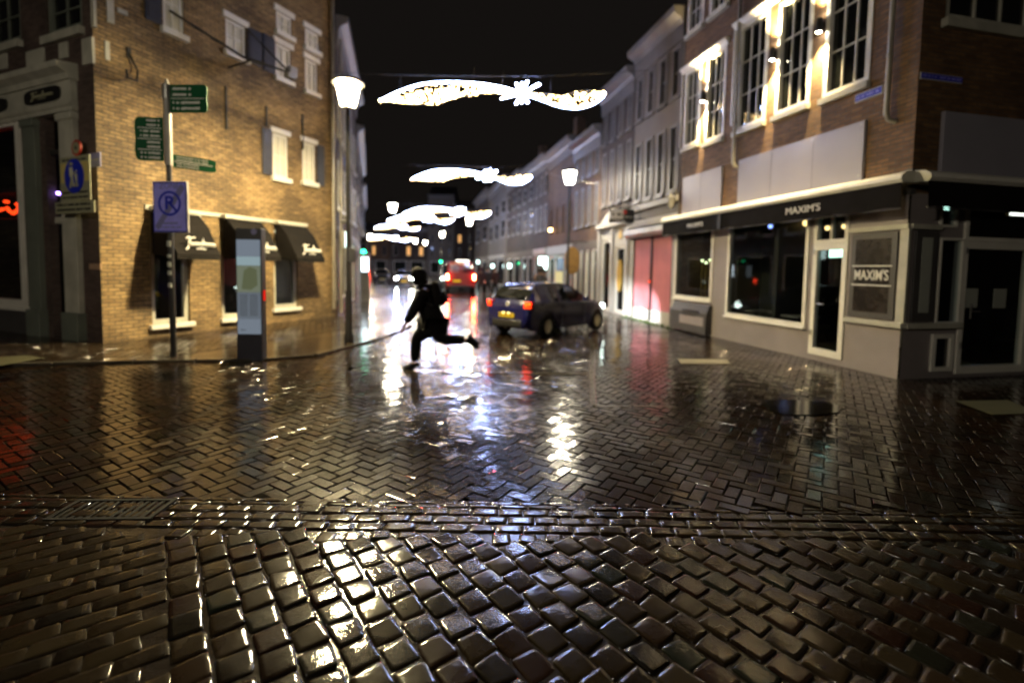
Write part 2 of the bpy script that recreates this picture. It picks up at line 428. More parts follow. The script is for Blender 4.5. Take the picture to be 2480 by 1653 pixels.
def sett(mb, tones, cx, cy, a, b, ang, z, tone, n=6, pw=9, crown=.0045, side=.03, tilt=.022):
    """one worn stone: rounded outline, pillowed top"""
    ca, sa = math.cos(ang), math.sin(ang); tx = random.gauss(0, tilt); ty = random.gauss(0, tilt)
    ph = random.random()*9; am = random.uniform(.0002, .0011); wx = random.gauss(0, .05); wy = random.gauss(0, .05)
    gp = [-1, -.97, -.91, -.7, 0, .7, .91, .97, 1] if n >= 6 else [-1, -.92, -.6, .6, .92, 1]
    n = len(gp)-1; vs = []
    for j in range(n+1):
        for i in range(n+1):
            u, v = gp[i], gp[j]
            mx = max(abs(u), abs(v)) or 1; U, V = u/mx, v/mx
            s = ((abs(U)**pw + abs(V)**pw)**(-1/pw) if (U or V) else 1)*(1+(random.gauss(0, .012) if max(abs(u), abs(v)) > .9 else 0))
            x, y = u*s*a*(1+wx*v), v*s*b*(1+wy*u)
            e = max(abs(u), abs(v))
            zz = z - crown*(.12*e*e + 1.6*e**28) + (random.gauss(0, .0006) if e > .9 else 0) + x*tx + y*ty + am*math.sin(3.1*u+ph)*math.cos(2.7*v+ph*1.7)
            vs.append((cx+x*ca-y*sa, cy+x*sa+y*ca, zz))
    fs = [(j*(n+1)+i, j*(n+1)+i+1, (j+1)*(n+1)+i+1, (j+1)*(n+1)+i) for j in range(n) for i in range(n)]
    ring = [i for i in range(n+1)] + [(k+1)*(n+1)+n for k in range(n)] + [n*(n+1)+n-1-k for k in range(n)] + [(n-1-k)*(n+1) for k in range(n-1)]
    m0 = len(vs)
    for k in ring: vs.append((vs[k][0], vs[k][1], z-side))
    Lr = len(ring)
    fs += [(ring[k], m0+k, m0+(k+1) % Lr, ring[(k+1) % Lr]) for k in range(Lr)]
    mb.add(vs, fs); tones += [tone]*len(fs)

BAND0, BAND1 = 3.00, 3.42           # gutter rows across the square
mb = MB(); tones = []
D1 = Vector((-.6, .8)); D2 = Vector((.8, .6))
edge = G(405, 1450).xy               # boundary of the two cobble fields
A1, B1 = .165, .148
angD = math.atan2(D1.y, D1.x)
for i in range(-4, 60):
    for j in range(-60, 60):
        c = edge + D2*((i+.5)*B1) + D1*((j + (.5 if i % 2 else 0) + .5)*A1)
        if not (.7 < c.y < BAND0+.035 and -4.6 < c.x < 5.5) or i < 0: continue
        if c.y > BAND0-.055:          # cut stones that close the field against the gutter rows
            k_ = max(.3, min(.8, (BAND0-.0-(c.y-.09))/.16)); sett(mb, tones, c.x+.02, (c.y-.095+BAND0-.008)/2, A1/2*.72, max(.02, (BAND0-.008-(c.y-.095))/2), angD*0+random.gauss(0, .05), random.gauss(0, .002)-.002, random.random(), n=4, pw=7, crown=.004); continue
        sett(mb, tones, c.x+random.gauss(0, .004), c.y+random.gauss(0, .004), A1/2-random.uniform(.002, .007), B1/2-random.uniform(.002, .006), angD+random.gauss(0, .03),
             random.gauss(0, .0028), random.random(), tilt=.03)
for i in range(0, 45):                # left field: courses turned a quarter
    for j in range(-45, 45):
        c = edge - D2*((i + (.5 if j % 2 else 0) + .5)*.2) + D1*((j+.5)*.105)
        if not (.7 < c.y < BAND0-.04 and -5.5 < c.x): continue
        if (c-edge).dot(D2) > -.07: continue
        sett(mb, tones, c.x, c.y, .0985, .0505, math.atan2(D2.y, D2.x)+random.gauss(0, .015), random.gauss(0, .0012)-.004, random.random()*.6, n=4, pw=14, crown=.0018, side=.012, tilt=.022)
for k, (y, hgt) in enumerate(((3.05, .1), (3.155, .1), (3.26, .1), (3.335, .045), (3.385, .045))):
    x = -6.0 + random.random()*.2
    while x < 7.5:
        l = random.uniform(.15, .2) if k < 3 else random.uniform(.19, .22)
        sett(mb, tones, x+l/2, y - .012*abs(x)*.2, l/2-.003, hgt/2-.0025, random.gauss(0, .012), random.gauss(0, .0018), random.random()*.9, n=4, pw=9, crown=.0035, tilt=.015)
        x += l
o = mb.build('cobblestone_paving', M['sett'], smooth=60); tone_attr(o, tones); tag(o, kind='structure')

mb = MB(); mb.add([(-7, .3, -.011), (7.6, .3, -.011), (7.6, 3.42, -.011), (-7, 3.42, -.011)], [(0, 1, 2, 3)]); tag(mb.build('sand_joint', M['joint']), kind='structure')
# herringbone brick carriageway
mb = MB(); tones = []
Wb = .105
ang = math.atan2(ROW.y, ROW.x) - math.pi/4
ca, sa = math.cos(ang), math.sin(ang)
# kerb line of the left pavement, in plan
kerb_px = [(-300, 893), (330, 876), (620, 872), (760, 862), (800, 851), (850, 838), (900, 824), (950, 806), (985, 792), (1003, 770), (1000, 745), (990, 720), (975, 700)]
kerb = [G(*q) for q in kerb_px]
def left_of_kerb(x, y):
    for a, b in zip(kerb, kerb[1:]):
        if a.y > b.y: a, b = b, a
        if a.y <= y <= b.y and b.y-a.y > 1e-6:
            return x < a.x + (b.x-a.x)*(y-a.y)/(b.y-a.y)
    return y > 9 and x < -3.5
fr_in = FR.n
def right_pave(x, y):
    p = Vector((x, y, 0)) - R1
    return p.dot(FR.n) > -1.25 and p.dot(FR.d) < LEN_R + 1.2 or (Vector((x, y, 0))-R0).dot(FQ.n) > -1.2 and x > 4.5
def brick_top(cx, cy, hl, hw, a, z, tone, tl=.010):
    c, s = math.cos(a), math.sin(a); tx = random.gauss(0, tl); ty = random.gauss(0, tl*1.6); e = .006
    vs = []
    for lo, hx, hy in ((1, hl, hw), (0, hl, hw)):
        for sx, sy in ((-1, -1), (1, -1), (1, 1), (-1, 1)):
            dz = -random.uniform(.001, .009) if lo else random.gauss(0, .0004)
            x, y = sx*(hx - (0 if lo else random.uniform(.002, .012))), sy*(hy - (0 if lo else random.uniform(.002, .01)))
            vs.append((cx+x*c-y*s, cy+x*s+y*c, z+dz+x*tx+y*ty))
    mb.add(vs, [(4, 5, 6, 7), (0, 1, 5, 4), (1, 2, 6, 5), (2, 3, 7, 6), (3, 0, 4, 7)]); tones.extend([tone]*5)
def rut(x, y): return -.005*math.sin(x*1.7+.3*y) - .004*math.sin(.9*y+.7*x) + .0012*math.sin(4.1*x-2.3*y)
for i in range(-130, 230):
    for j in range(-130, 230):
        q = (i-j) % 4
        if q == 0: lx, ly, aa = (i+1)*Wb, (j+.5)*Wb, ang
        elif q == 3: lx, ly, aa = (i+.5)*Wb, (j+1)*Wb, ang+math.pi/2
        else: continue
        x, y = lx*ca-ly*sa, lx*sa+ly*ca + 3
        if y < BAND1-.07 or y > 17.5 or abs(x) > 1.15*y+.4: continue
        if left_of_kerb(x, y) or x < -8.2: continue
        if abs(y - (7.78 + .012*x)) < .12 and -2.6 < x < 1.3: continue
        brick_top(x, y, Wb-.004, Wb/2-.004, aa+random.gauss(0, .008), rut(x, y)+random.gauss(0, .0016), random.random())
o = mb.build('brick_road', M['klinker']); tone_attr(o, tones); tag(o, kind='structure')

# flush kerb course across the junction
mb = MB()
x = -2.6
while x < 1.3:
    mb.box(Frame((x, 7.78+.012*x-.1), (1, .012)), 0, .49, 0, .2, -.05, .004, bev=.008); x += .5
tag(mb.build('kerb_strip', M['kerb']), kind='structure')
# road beyond the herringbone
tag(ngon('road', [(-9, 17.4), (7, 17.4), (-4, 120), (-60, 120)], -.008, M['road']), kind='structure')
# raised left pavement with kerb
lp = [(k.x, k.y) for k in kerb] + [(-14.5, 60), (-25, 60), (-25, 9)]
o = ngon('pavement', lp, .035, M['slab'], .08); tone_attr(o, [random.random() for _ in o.data.polygons]); tag(o, kind='structure')
mb = MB()
for a, b in zip(kerb, kerb[1:]):
    n_ = max(1, int((b-a).length/.9))
    for k in range(n_):
        p = a.lerp(b, k/n_); q = a.lerp(b, (k+1)/n_); F_ = Frame(p, q-p)
        mb.box(F_, .006, (q-p).length-.006, -.1, .04, -.06, .045, bev=.012)
tag(mb.build('kerb', M['kerb']), kind='structure')
# pavement clinkers in front of the left shops (small bricks)
mb = MB(); tones = []
for i in range(-5, 90):
    for j in range(0, 24):
        p = L0 + FL.d*(i*.21 + (.105 if j % 2 else 0)) - FL.n*(.12 + j*.105)
        if not left_of_kerb(p.x+.25, p.y): continue
        if p.y > 19: continue
        brick_top(p.x, p.y, .1, .048, math.atan2(FL.d.y, FL.d.x), .042+random.gauss(0, .001), random.random())
for i in range(0, 34):
    for j in range(0, 24):
        p = FS.w(9 - i*.21 - (.105 if j % 2 else 0), -.12 - j*.105, 0)
        if not left_of_kerb(p.x, p.y-.1) : continue
        brick_top(p.x, p.y, .1, .048, math.atan2(FS.d.y, FS.d.x), .042+random.gauss(0, .001), random.random())
o = mb.build('pavement_brick', M['slab']); tone_attr(o, tones); tag(o, kind='structure')
# right pavement kerb lines, flush with the road
mb = MB()
def strip(px, w=.1):
    pts = [G(*q) for q in px]
    for a, b in zip(pts, pts[1:]):
        mb.box(Frame(a, b-a), .004, (b-a).length-.004, -w/2, w/2, -.05, .006, bev=.008)
strip([(1402, 792), (1428, 820), (1436, 850), (1432, 905)], .12)
strip([(1436, 984), (1530, 983), (1640, 985)], .09)
strip([(1432, 905), (1436, 984)], .1)
tag(mb.build('kerb_line', M['kerb']), kind='structure')
mb = MB()
def mark(px, z=.011):
    mb.add([G(*q, z) for q in px], [tuple(range(len(px)))])
mark([(1640, 868), (1760, 870), (1770, 880), (1648, 880)])
tag(mb.build('crossing_marking', M['markwhite']), kind='structure')
mb = MB(); mark([(2312, 970), (2440, 968), (2520, 1000), (2400, 1003)]); mark([(-40, 866), (60, 860), (110, 866), (-30, 890)], .05)
tag(mb.build('pale_paving_tile', M['markgrey']), kind='structure')
# puddles that lie in the dips of the paving
for px in ([(1842, 980), (1862, 970), (1920, 968), (2000, 973), (2042, 985), (2030, 998), (1980, 1004), (1900, 1004), (1862, 994)],):
    tag(ngon('puddle', [tuple(G(*q).xy) for q in px], .004, M['puddle']), kind='structure')
# drain grate in the gutter
t = thing('drain_grate', 'dark iron drain grate in the gutter rows between cobbles and herringbone bricks', 'drain', Frame((-2.72, 3.2), (1, .05)))
Fd = Frame((-2.72, 3.2), (1, .05))
mb = MB()
mb.box(Fd, -.34, .34, -.14, -.115, -.03, .006); mb.box(Fd, -.34, .34, .115, .14, -.03, .006)
mb.box(Fd, -.34, -.31, -.115, .115, -.03, .006); mb.box(Fd, .31, .34, -.115, .115, -.03, .006)
mb.build('grate_frame', M['grate'], t)
mb = MB()
for k in range(12): mb.box(Fd, -.3+k*.05, -.275+k*.05, -.115, .115, -.02, .001)
mb.build('grate_bars', M['grate'], t)

# ------------------------------------------------------------------ building helpers
def facade(mb, F, x0, x1, z0, z1, ops, depth=.14, y=0.0):
    xs = sorted({x0, x1, *[min(max(o[0], x0), x1) for o in ops], *[min(max(o[1], x0), x1) for o in ops]})
    zs = sorted({z0, z1, *[min(max(o[2], z0), z1) for o in ops], *[min(max(o[3], z0), z1) for o in ops]})
    for a, b in zip(xs, xs[1:]):
        for c, d in zip(zs, zs[1:]):
            mx, mz = (a+b)/2, (c+d)/2
            if b-a < 1e-5 or d-c < 1e-5 or any(o[0] < mx < o[1] and o[2] < mz < o[3] for o in ops): continue
            mb.add([F.w(a, y, c), F.w(b, y, c), F.w(b, y, d), F.w(a, y, d)], [(0, 1, 2, 3)])
    for o in ops:
        a, b, c, d = max(o[0], x0), min(o[1], x1), max(o[2], z0), min(o[3], z1)
        p = [F.w(a, y, c), F.w(b, y, c), F.w(b, y, d), F.w(a, y, d)]; q = [F.w(a, y+depth, c), F.w(b, y+depth, c), F.w(b, y+depth, d), F.w(a, y+depth, d)]
        mb.add(p+q, [(i, (i+1) % 4, 4+(i+1) % 4, 4+i) for i in range(4)])
def window(root, F, r, fm='white', gm='dglass', fw=.06, y=.05, dp=.09, nv=1, nh=1, sill=0.0, lintel=0.0, mun=.03, name='window', sm=None, sill_over=.07, frame_out=0.0):
    x0, x1, z0, z1 = r; mb = MB()
    yf = y-frame_out
    mb.box(F, x0, x0+fw, yf, y+dp, z0, z1); mb.box(F, x1-fw, x1, yf, y+dp, z0, z1)
    mb.box(F, x0+fw, x1-fw, yf, y+dp, z0, z0+fw); mb.box(F, x0+fw, x1-fw, yf, y+dp, z1-fw, z1)
    for k in range(1, nv): 
        c = x0+fw+(x1-x0-2*fw)*k/nv; mb.box(F, c-mun/2, c+mun/2, y+.012, y+dp-.01, z0+fw, z1-fw)
    for k in range(1, nh):
        c = z0+fw+(z1-z0-2*fw)*k/nh
        for i in range(nv):
            a = x0+fw+(x1-x0-2*fw)*i/nv; b = x0+fw+(x1-x0-2*fw)*(i+1)/nv
            mb.box(F, a+(mun/2 if i else 0), b-(mun/2 if i < nv-1 else 0), y+.016, y+dp-.014, c-mun/2, c+mun/2)
    w = mb.build(name, M[fm], root)
    mb = MB(); mb.box(F, x0+fw*.9, x1-fw*.9, y+dp*.5, y+dp*.5+.008, z0+fw*.9, z1-fw*.9); mb.build('pane', M[gm], w)
    if sill:
        mb = MB(); mb.box(F, x0-sill_over, x1+sill_over, -.1, y+.03, z0-sill, z0-.002, bev=.008); mb.build('sill', M[sm or fm], w)
    if lintel:
        mb = MB(); mb.box(F, x0-.08, x1+.08, -.045, .06, z1+.002, z1+lintel, bev=.006); mb.build('lintel', M[sm or fm], w)
    return w
def shell(mb, F, w, z1, deep, x0=0.0, sides=(0, 1)):
    """sides, back and top of a building behind its facade"""
    for x in [(x0, w)[k] for k in sides]:
        mb.add([F.w(x, 0, 0), F.w(x, deep, 0), F.w(x, deep, z1), F.w(x, 0, z1)], [(0, 1, 2, 3)])
    mb.add([F.w(x0, deep, 0), F.w(w, deep, 0), F.w(w, deep, z1), F.w(x0, deep, z1)], [(0, 1, 2, 3)])
    mb.add([F.w(x0, 0, z1), F.w(w, 0, z1), F.w(w, deep, z1), F.w(x0, deep, z1)], [(0, 1, 2, 3)])
def text_mesh(txt, size, name, mat, root, F, x, y, z, depth=.006, align='CENTER', shear=0.0, xs=1.0, bold=0.0):
    cu = bpy.data.curves.new(name, 'FONT'); cu.body = txt; cu.size = size; cu.extrude = depth/2; cu.align_x = align; cu.align_y = 'CENTER'; cu.shear = shear; cu.offset = bold
    o = bpy.data.objects.new(name, cu); COL.objects.link(o)
    me = bpy.data.meshes.new_from_object(o.evaluated_get(bpy.context.evaluated_depsgraph_get()))
    bpy.data.objects.remove(o)
    root0 = root
    while root0.parent is not None: root0 = root0.parent
    inv = ROOTM[root0.name].inverted()
    for v in me.vertices: v.co = inv @ F.w(x+v.co.x*xs, y-v.co.z, z+v.co.y)
    me.materials.clear(); me.materials.append(mat); me.name = name
    r = bpy.data.objects.new(name, me); COL.objects.link(r); r.parent = root
    return r
def script_lettering(name, mat, root, F, x, y, z, w, h, tube=.012):
    """joined brush script that the photograph leaves unreadable: a tall crossed initial and a run of loops"""
    mb = MB()
    P = lambda a, b: F.w(x+a*w, y, z+b*h)
    mb.tube([P(-.5, .34), P(-.42, .5), P(-.33, .42), P(-.2, .46)], tube, 6)
    mb.tube([P(-.37, .44), P(-.4, .1), P(-.43, -.3), P(-.5, -.42)], tube*1.25, 6)
    pts = []
    for k in range(44):
        t_ = k/43; a = -.36 + .86*t_
        pts.append(P(a + .016*math.sin(k*1.57), .12*math.cos(k*1.57)*(1.5 if k in (17, 18, 19) else 1) - .02))
    mb.tube(pts, tube*1.15, 6)
    mb.tube([P(.04, .1), P(.07, .42), P(.09, .1)], tube, 6)
    mb.tube([P(-.16, -.36), P(0, -.34), P(.16, -.36)], tube*.9, 6)
    return mb.build(name, mat, root)
def bars(mb, F, x0, x1, z, h, y0, y1, n, seed, fill=.8):
    """rows of small strokes for lettering too small to read"""
    rr = random.Random(seed); x = x0
    while x < x1-.01:
        l = rr.uniform(.5, 1.3)*h*.8
        mb.box(F, x, min(x+l*fill, x1), y0, y1, z-h/2*rr.uniform(.6, 1), z+h/2*rr.uniform(.6, 1)); x += l + (h*.7 if rr.random() < .16 else 0)

# ------------------------------------------------------------------ left corner building
HL = 11.5
LB = thing('corner_building', 'tall yellow-brown brick corner building with black awnings and white shop front on the left', 'building', FL)
shopw = [FL.rect((362, 507), (461, 778)), FL.rect((534, 523), (612, 764)), FL.rect((662, 538), (722, 742))]
for i, r in enumerate(shopw): shopw[i] = (r[0], r[1], r[2], shopw[0][3])
upw = [  # opening, shutters (left,right), lintel
    (FL.rect((392, -70), (446, 88)), (1, 0)), (FL.rect((546, 42), (596, 143)), (0, 1)), (FL.rect((667, 102), (705, 200)), (1, 0)),
    (FL.rect((669, 24), (707, 92)), (0, 0)), (FL.rect((739, 140), (769, 229)), (0, 0)), (FL.rect((739, 66), (772, 128)), (0, 0)),
    (FL.rect((660, 320), (698, 434)), (1, 0)), (FL.rect((732, 342), (764, 444)), (0, 1))]
fr_win = [FS.rect((-30, -60), (52, 98)), FS.rect((108, -60), (200, 66))]
shop_big = FS.rect((-160, 330), (70, 742)); shop_big = (.3, shop_big[1], shop_big[2], shop_big[3])
door_r = FS.rect((108, 288), (164, 800)); door_r = (door_r[0], door_r[1], .03, door_r[3])
frieze_z = FS.on(170, 262)[1]
mb = MB()
facade(mb, FL, 0, LEN_L, 0, HL, shopw + [u[0] for u in upw], .16)
shell(mb, FL, LEN_L, HL, 9.0, sides=(1,))
w_side = mb.build('side_wall', M['brick_left'], LB)
mb = MB()
facade(mb, FS, 0, 9, 0, HL, fr_win + [(shop_big[0], shop_big[1], shop_big[2], shop_big[3]), door_r], .16)
for q in ((0, .5), ): mb.add([FS.w(0, 0, 0), FS.w(0, 8, 0), FS.w(0, 8, HL), FS.w(0, 0, HL)], [(0, 1, 2, 3)])
mb.build('front_wall', M['brick_front'], LB)
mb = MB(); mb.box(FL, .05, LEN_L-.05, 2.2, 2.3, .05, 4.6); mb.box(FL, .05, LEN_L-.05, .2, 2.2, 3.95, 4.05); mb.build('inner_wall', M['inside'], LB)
# roof
mb = MB(); mb.prism(FL, [(-.25, HL), (9.2, HL), (4.5, HL+4)], -.2, LEN_L+.1); mb.build('roof', M['roof'], LB)
def shutter(root, F, x0, x1, z0, z1):
    mb = MB(); mb.box(F, x0, x1, -.05, -.012, z0, z1, bev=.006)
    h = z1-z0
    for a, b in ((.06, .3), (.34, .62), (.66, .95)): mb.box(F, x0+.05, x1-.05, -.062, -.05, z0+h*a, z0+h*b, bev=.005)
    mb.build('shutter', M['shutterblue'], root)
for k, (r, sh) in enumerate(upw):
    w_ = window(LB, FL, r, 'white', 'blind' , fw=.07, y=.03, dp=.1, nv=2, nh=2, sill=.13, lintel=.15)
    wd = (r[1]-r[0])*(1.15 if k < 6 else .95)
    if sh[0]: shutter(LB, FL, r[0]-.06-wd*.62, r[0]-.06, r[2], r[3]+.05)
    if sh[1]: shutter(LB, FL, r[1]+.04, r[1]+.04+wd*.62, r[2]-.05, r[3]+.04)
for i, r in enumerate(shopw):
    window(LB, FL, r, 'white_dirty', 'glass', fw=.1, y=.06, dp=.08, sill=.1, sm='white', name='shop_window')
# white band over the shop windows
zb = shopw[0][3]
mb = MB(); mb.box(FL, shopw[0][0]-.1, shopw[2][1]+.35, -.05, .02, zb+.0, zb+.09, bev=.008)
for r in shopw[:2]: mb.box(FL, r[1]+.02, r[1]+.3, -.03, .02, zb-.62, zb-.003)
build_split(mb, 'shop_fascia', M['white_dirty'], LB)
# display in the shop windows
mb = MB()
for i, r in enumerate(shopw): mb.box(FL, r[0]+.02, r[1]-.02, .25, .95, r[2]-.1, r[2]+.03)
build_split(mb, 'display_shelf', M['greywood'], LB)
mb = MB()
for i, r in enumerate(shopw): mb.box(FL, r[0]+.1, r[1]-.1, 1.0, 1.03, r[2]+.25, r[2]+1.35)
build_split(mb, 'display_backdrop', paint('green_backdrop', (.16, .2, .13), .8, var=.5), LB)
mb = MB()
for i, r in enumerate(shopw): mb.box(FL, (r[0]+r[1])/2-.3, (r[0]+r[1])/2+.3, .5, .56, zb-.2, zb-.17)
build_split(mb, 'ceiling_light', glow('dim_shop_light', (1, .88, .6), 9), LB)
# wall anchors
mb = MB()
for (u, v0, v1) in ((545, 210, 313), (643, 258, 306), (731, 278, 362)):
    a = FL.on(u, v0); b = FL.on(u, v1); mb.box(FL, a[0]-.025, a[0]+.025, -.05, .0, b[1], a[1], bev=.008)
build_split(mb, 'wall_anchor', M['iron'], LB)
# rain pipe at the far end
mb = MB(); mb.tube([FL.w(LEN_L-.16, -.1, z) for z in (.3, 4, 8, HL-.3)], .05, 10); mb.build('rain_pipe', M['pipe'], LB)
mb = MB(); mb.box(FL, -.1, LEN_L+.12, -.35, .0, HL-.16, HL+.06, bev=.02); mb.build('gutter', M['white_dirty'], LB)
# awnings
def awning(r, i):
    x0, x1 = r[0]-.02, r[1]+.12; zt = zb-.03; zl = FL.on(640, 632, -.95)[1]
    prof = [(-.22, zt), (-.55, zt-.3), (-.84, zt-.8), (-.93, zl+.12), (-.93, zl), (-.915, zl), (-.9, zl+.12), (-.81, zt-.8), (-.53, zt-.32), (-.2, zt-.04)]
    mb = MB(); mb.prism(FL, prof, x0, x1)
    for x in (x0, x1-.012): mb.plate(Frame(FL.w(x, 0, 0), FL.n), [(-.2, zt-.03), (-.54, zt-.31), (-.83, zt-.8), (-.92, zl+.02), (-.1, zl+.1), (-.1, zt-.05)], -.006, .006)
    a = mb.build('awning', M['blackcloth'], LB)
    mb = MB(); mb.box(FL, x0-.02, x1+.02, -.24, -.01, zt, zt+.1, bev=.02); mb.build('cassette', M['white_dirty'], a)
    mb = MB(); mb.tube([FL.w(x0+.03, -.02, zt-.75), FL.w(x0+.03, -.9, zl+.06)], .014, 6); mb.tube([FL.w(x1-.03, -.02, zt-.75), FL.w(x1-.03, -.9, zl+.06)], .014, 6); build_split(mb, 'awning_arm', M['steel'], a)
    nx = Vector((0, -.09, .4)).normalized()
    zc = zl+.34
    script_lettering('script_lettering', M['signwhite'], a, FL, (x0+x1)/2+.05, -.935+.14*(zc-zl-.12)-.005, zc, .85*min(1, (x1-x0)/1.25), .3, .014)
for i, r in enumerate(shopw): awning(r, i)

# square side: white shop front
xr = 9 - .02
pier = FS.on(198, 500)[0]
mb = MB()
fz0, fz1 = FS.on(100, 262)[1], FS.on(100, 222)[1]
zf0 = FS.on(185, 250)[1]; zf1 = FS.on(185, 197)[1]; zc1 = FS.on(185, 162)[1]
mb.box(FS, -.1, pier, -.12, .0, zf0, zf1, bev=.008)
fb = mb.build('fascia_board', M['white_dirty'], LB)
mb = MB()
mb.prism(FS, [(0, zf1), (-.16, zf1), (-.2, zf1+.1), (-.34, zf1+.18), (-.36, zc1), (0, zc1+.05)], -.1, pier+.05)
mb.prism(FS, [(0, zf0-.003), (-.15, zf0-.003), (-.13, zf0-.06), (-.1, zf0-.08), (-.1, zf0-.16), (0, zf0-.16)], -.1, pier)
mb.build('shop_cornice', M['white_dirty'], LB)
for u0, u1, v0, v1 in ((60, 147, 228, 230), (-75, 17, 240, 242)):
    a = FS.on(u0, v0, -.13); b = FS.on(u1, v1, -.13); c = (zf0+zf1)/2; h_ = (zf1-zf0)*.36
    pr = []
    for k in range(20):
        an = 2*math.pi*k/20; hw = (b[0]-a[0])/2
        pr.append(((a[0]+b[0])/2 + hw*math.copysign(abs(math.cos(an))**.35, math.cos(an)), c + h_*math.copysign(abs(math.sin(an))**.6, math.sin(an))))
    mb = MB(); mb.plate(FS, pr, -.15, -.121); pl = mb.build('name_plate', M['black'], fb)
    script_lettering('script_lettering', M['signcream'], pl, FS, (a[0]+b[0])/2+.03, -.155, c, (b[0]-a[0])*.62, h_*1.2, .012)
for (u0, u1) in ((76, 104), (163, 197)):
    a = FS.on(u0, 520)[0]; b = FS.on(u1, 520)[0]
    mb = MB(); mb.box(FS, a, b, -.1, .1, .62, zf0-.17, bev=.01); mb.box(FS, a-.03, b+.03, -.14, .1, zf0-.34, zf0-.2, bev=.012)
    p_ = mb.build('pilaster', M['greygreen'] if u0 < 100 else M['white_dirty'], LB)
    mb = MB(); mb.box(FS, a-.04, b+.05, -.16, .1, .03, .62, bev=.015); mb.build('plinth', M['greygreen'], p_)
w_ = window(LB, FS, shop_big, 'white', 'glass', fw=.14, y=.0, dp=.12, name='shop_window', sill=.1, frame_out=.06)
mb = MB(); mb.box(FS, 0, FS.on(76, 700)[0], -.05, -.001, .03, shop_big[2]-.11); mb.build('stall_riser', M['greydark'], LB)
# dark shop interior behind the big window
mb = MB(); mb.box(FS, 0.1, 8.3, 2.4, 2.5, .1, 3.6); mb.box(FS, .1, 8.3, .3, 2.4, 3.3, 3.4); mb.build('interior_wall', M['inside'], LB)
# door in its recess
mb = MB()
dx0, dx1, dz0, dz1 = door_r
mb.box(FS, dx0, dx0+.1, .25, .32, dz0, 2.5); mb.box(FS, dx1-.1, dx1, .25, .32, dz0, 2.5); mb.box(FS, dx0+.1, dx1-.1, .25, .32, dz0, .75); mb.box(FS, dx0+.1, dx1-.1, .25, .32, 2.38, 2.5)
d_ = mb.build('door', M['black'], LB)
mb = MB(); mb.box(FS, dx0+.09, dx1-.09, .28, .29, .74, 2.39); mb.build('door_pane', M['glass'], d_)
mb = MB(); mb.tube([FS.w(dx0+.14, .2, 1.0), FS.w(dx0+.14, .2, 1.35)], .014, 8); mb.build('door_handle', M['steel'], d_)
a = FS.on(125, 640, .24); 
mb = MB(); mb.box(FS, a[0]+.02, a[0]+.22, .235, .24, 1.55, 2.0); mb.build('notice', M['paper'], d_)
mb = MB(); mb.box(FS, dx0, dx1, .1, .3, 2.5, 2.64, bev=.01); mb.build('transom_shelf', M['white_dirty'], LB)
# upper front windows, corner stones, string course
for r in fr_win: window(LB, FS, r, 'greygreen', 'dglass', fw=.14, y=.04, dp=.1, nv=2, nh=3, sill=.16, sm='white_dirty')
mb = MB()
for ul, lr in (((228, -40), (257, 58)), ((201, 97), (250, 148)), ((145, 107), (167, 140)), ((66, 128), (110, 158)), ((0, 135), (20, 166))):
    r = FS.rect(ul, lr); mb.box(FS, r[0], min(r[1], 9.03), -.03, .02, r[2], r[3], bev=.006)
for ul, lr in (((256, -20), (276, 60)), ((283, 18), (308, 40)), ((252, 98), (265, 148))):
    r = FL.rect(ul, lr); mb.box(FL, max(r[0], -.03), r[1], -.03, .02, r[2], r[3], bev=.006)
build_split(mb, 'corner_stone', M['white_dirty'], LB)
# things on and in the left building
def wall_sign(name, label, cat, F, ul, lr, y=-.06, bev=.006, mat='signcream', group=None):
    x0, x1, z0, z1 = F.rect(ul, lr, y)
    t = thing(name, label, cat, Frame(F.w((x0+x1)/2, y, z0), F.d), group)
    return t, x0, x1, z0, z1
# pedestrian zone sign with its text plate, in front of the pilaster
t, x0, x1, z0, z1 = wall_sign('pedestrian_zone_sign', 'yellowish sign with blue pedestrian roundel above a text plate, on the shop pilaster', 'sign', FS, (147, 383), (222, 484), -.3)
mb = MB(); mb.box(FS, x0, x1, -.32, -.3, z0, z1, bev=.008); pb = mb.build('sign_panel', M['signcream'], t)
xc = (x0+x1)/2; 
mb = MB(); mb.box(FS, x0+.03, x1-.03, -.323, -.32, z0+(z1-z0)*.42, z1-(z1-z0)*.14); mb.build('yellow_field', M['signyellow'], pb)
zc = z0+(z1-z0)*.55; rr = (x1-x0)*.33
mb = MB(); mb.lathe([(rr, -.006), (rr, .0)], FS.w(xc, -.33, zc), 28); 
mb.v = [FS.w(xc + (v-FS.w(xc, -.33, zc)).x, -.325+(v-FS.w(xc, -.33, zc)).z, zc + (v-FS.w(xc, -.33, zc)).y) for v in mb.v]; mb.build('roundel', M['signblue'], pb)
mb = MB()
q = lambda a, b: FS.w(xc+a*rr, -.335, zc+b*rr)
mb.tube([q(-.18, .5), q(-.16, -.05)], rr*.13, 8); mb.tube([q(-.16, -.05), q(-.34, -.66)], rr*.07, 6); mb.tube([q(-.16, -.05), q(.0, -.62)], rr*.07, 6); mb.ico(q(-.18, .7), rr*.13)
mb.tube([q(.3, .1), q(.28, -.25)], rr*.09, 8); mb.tube([q(.28, -.25), q(.18, -.64)], rr*.05, 6); mb.tube([q(.28, -.25), q(.4, -.62)], rr*.05, 6); mb.ico(q(.3, .25), rr*.09); mb.tube([q(-.12, .3), q(.25, 0)], rr*.05, 6)
mb.build('walking_figures', M['signcream'], pb)
mb = MB(); hh = (z1-z0)
for k, f in enumerate((.19, .08)): bars(mb, FS, x0+.06, x1-.06, z0+hh*f, hh*.045, -.324, -.32, 9, k)
bars(mb, FS, x0+.1, x1-.1, z1-hh*.08, hh*.05, -.324, -.32, 6, 5); mb.build('lettering', M['black'], pb)
x2, x3, z2, z3 = FS.rect((136, 484), (232, 514), -.3)
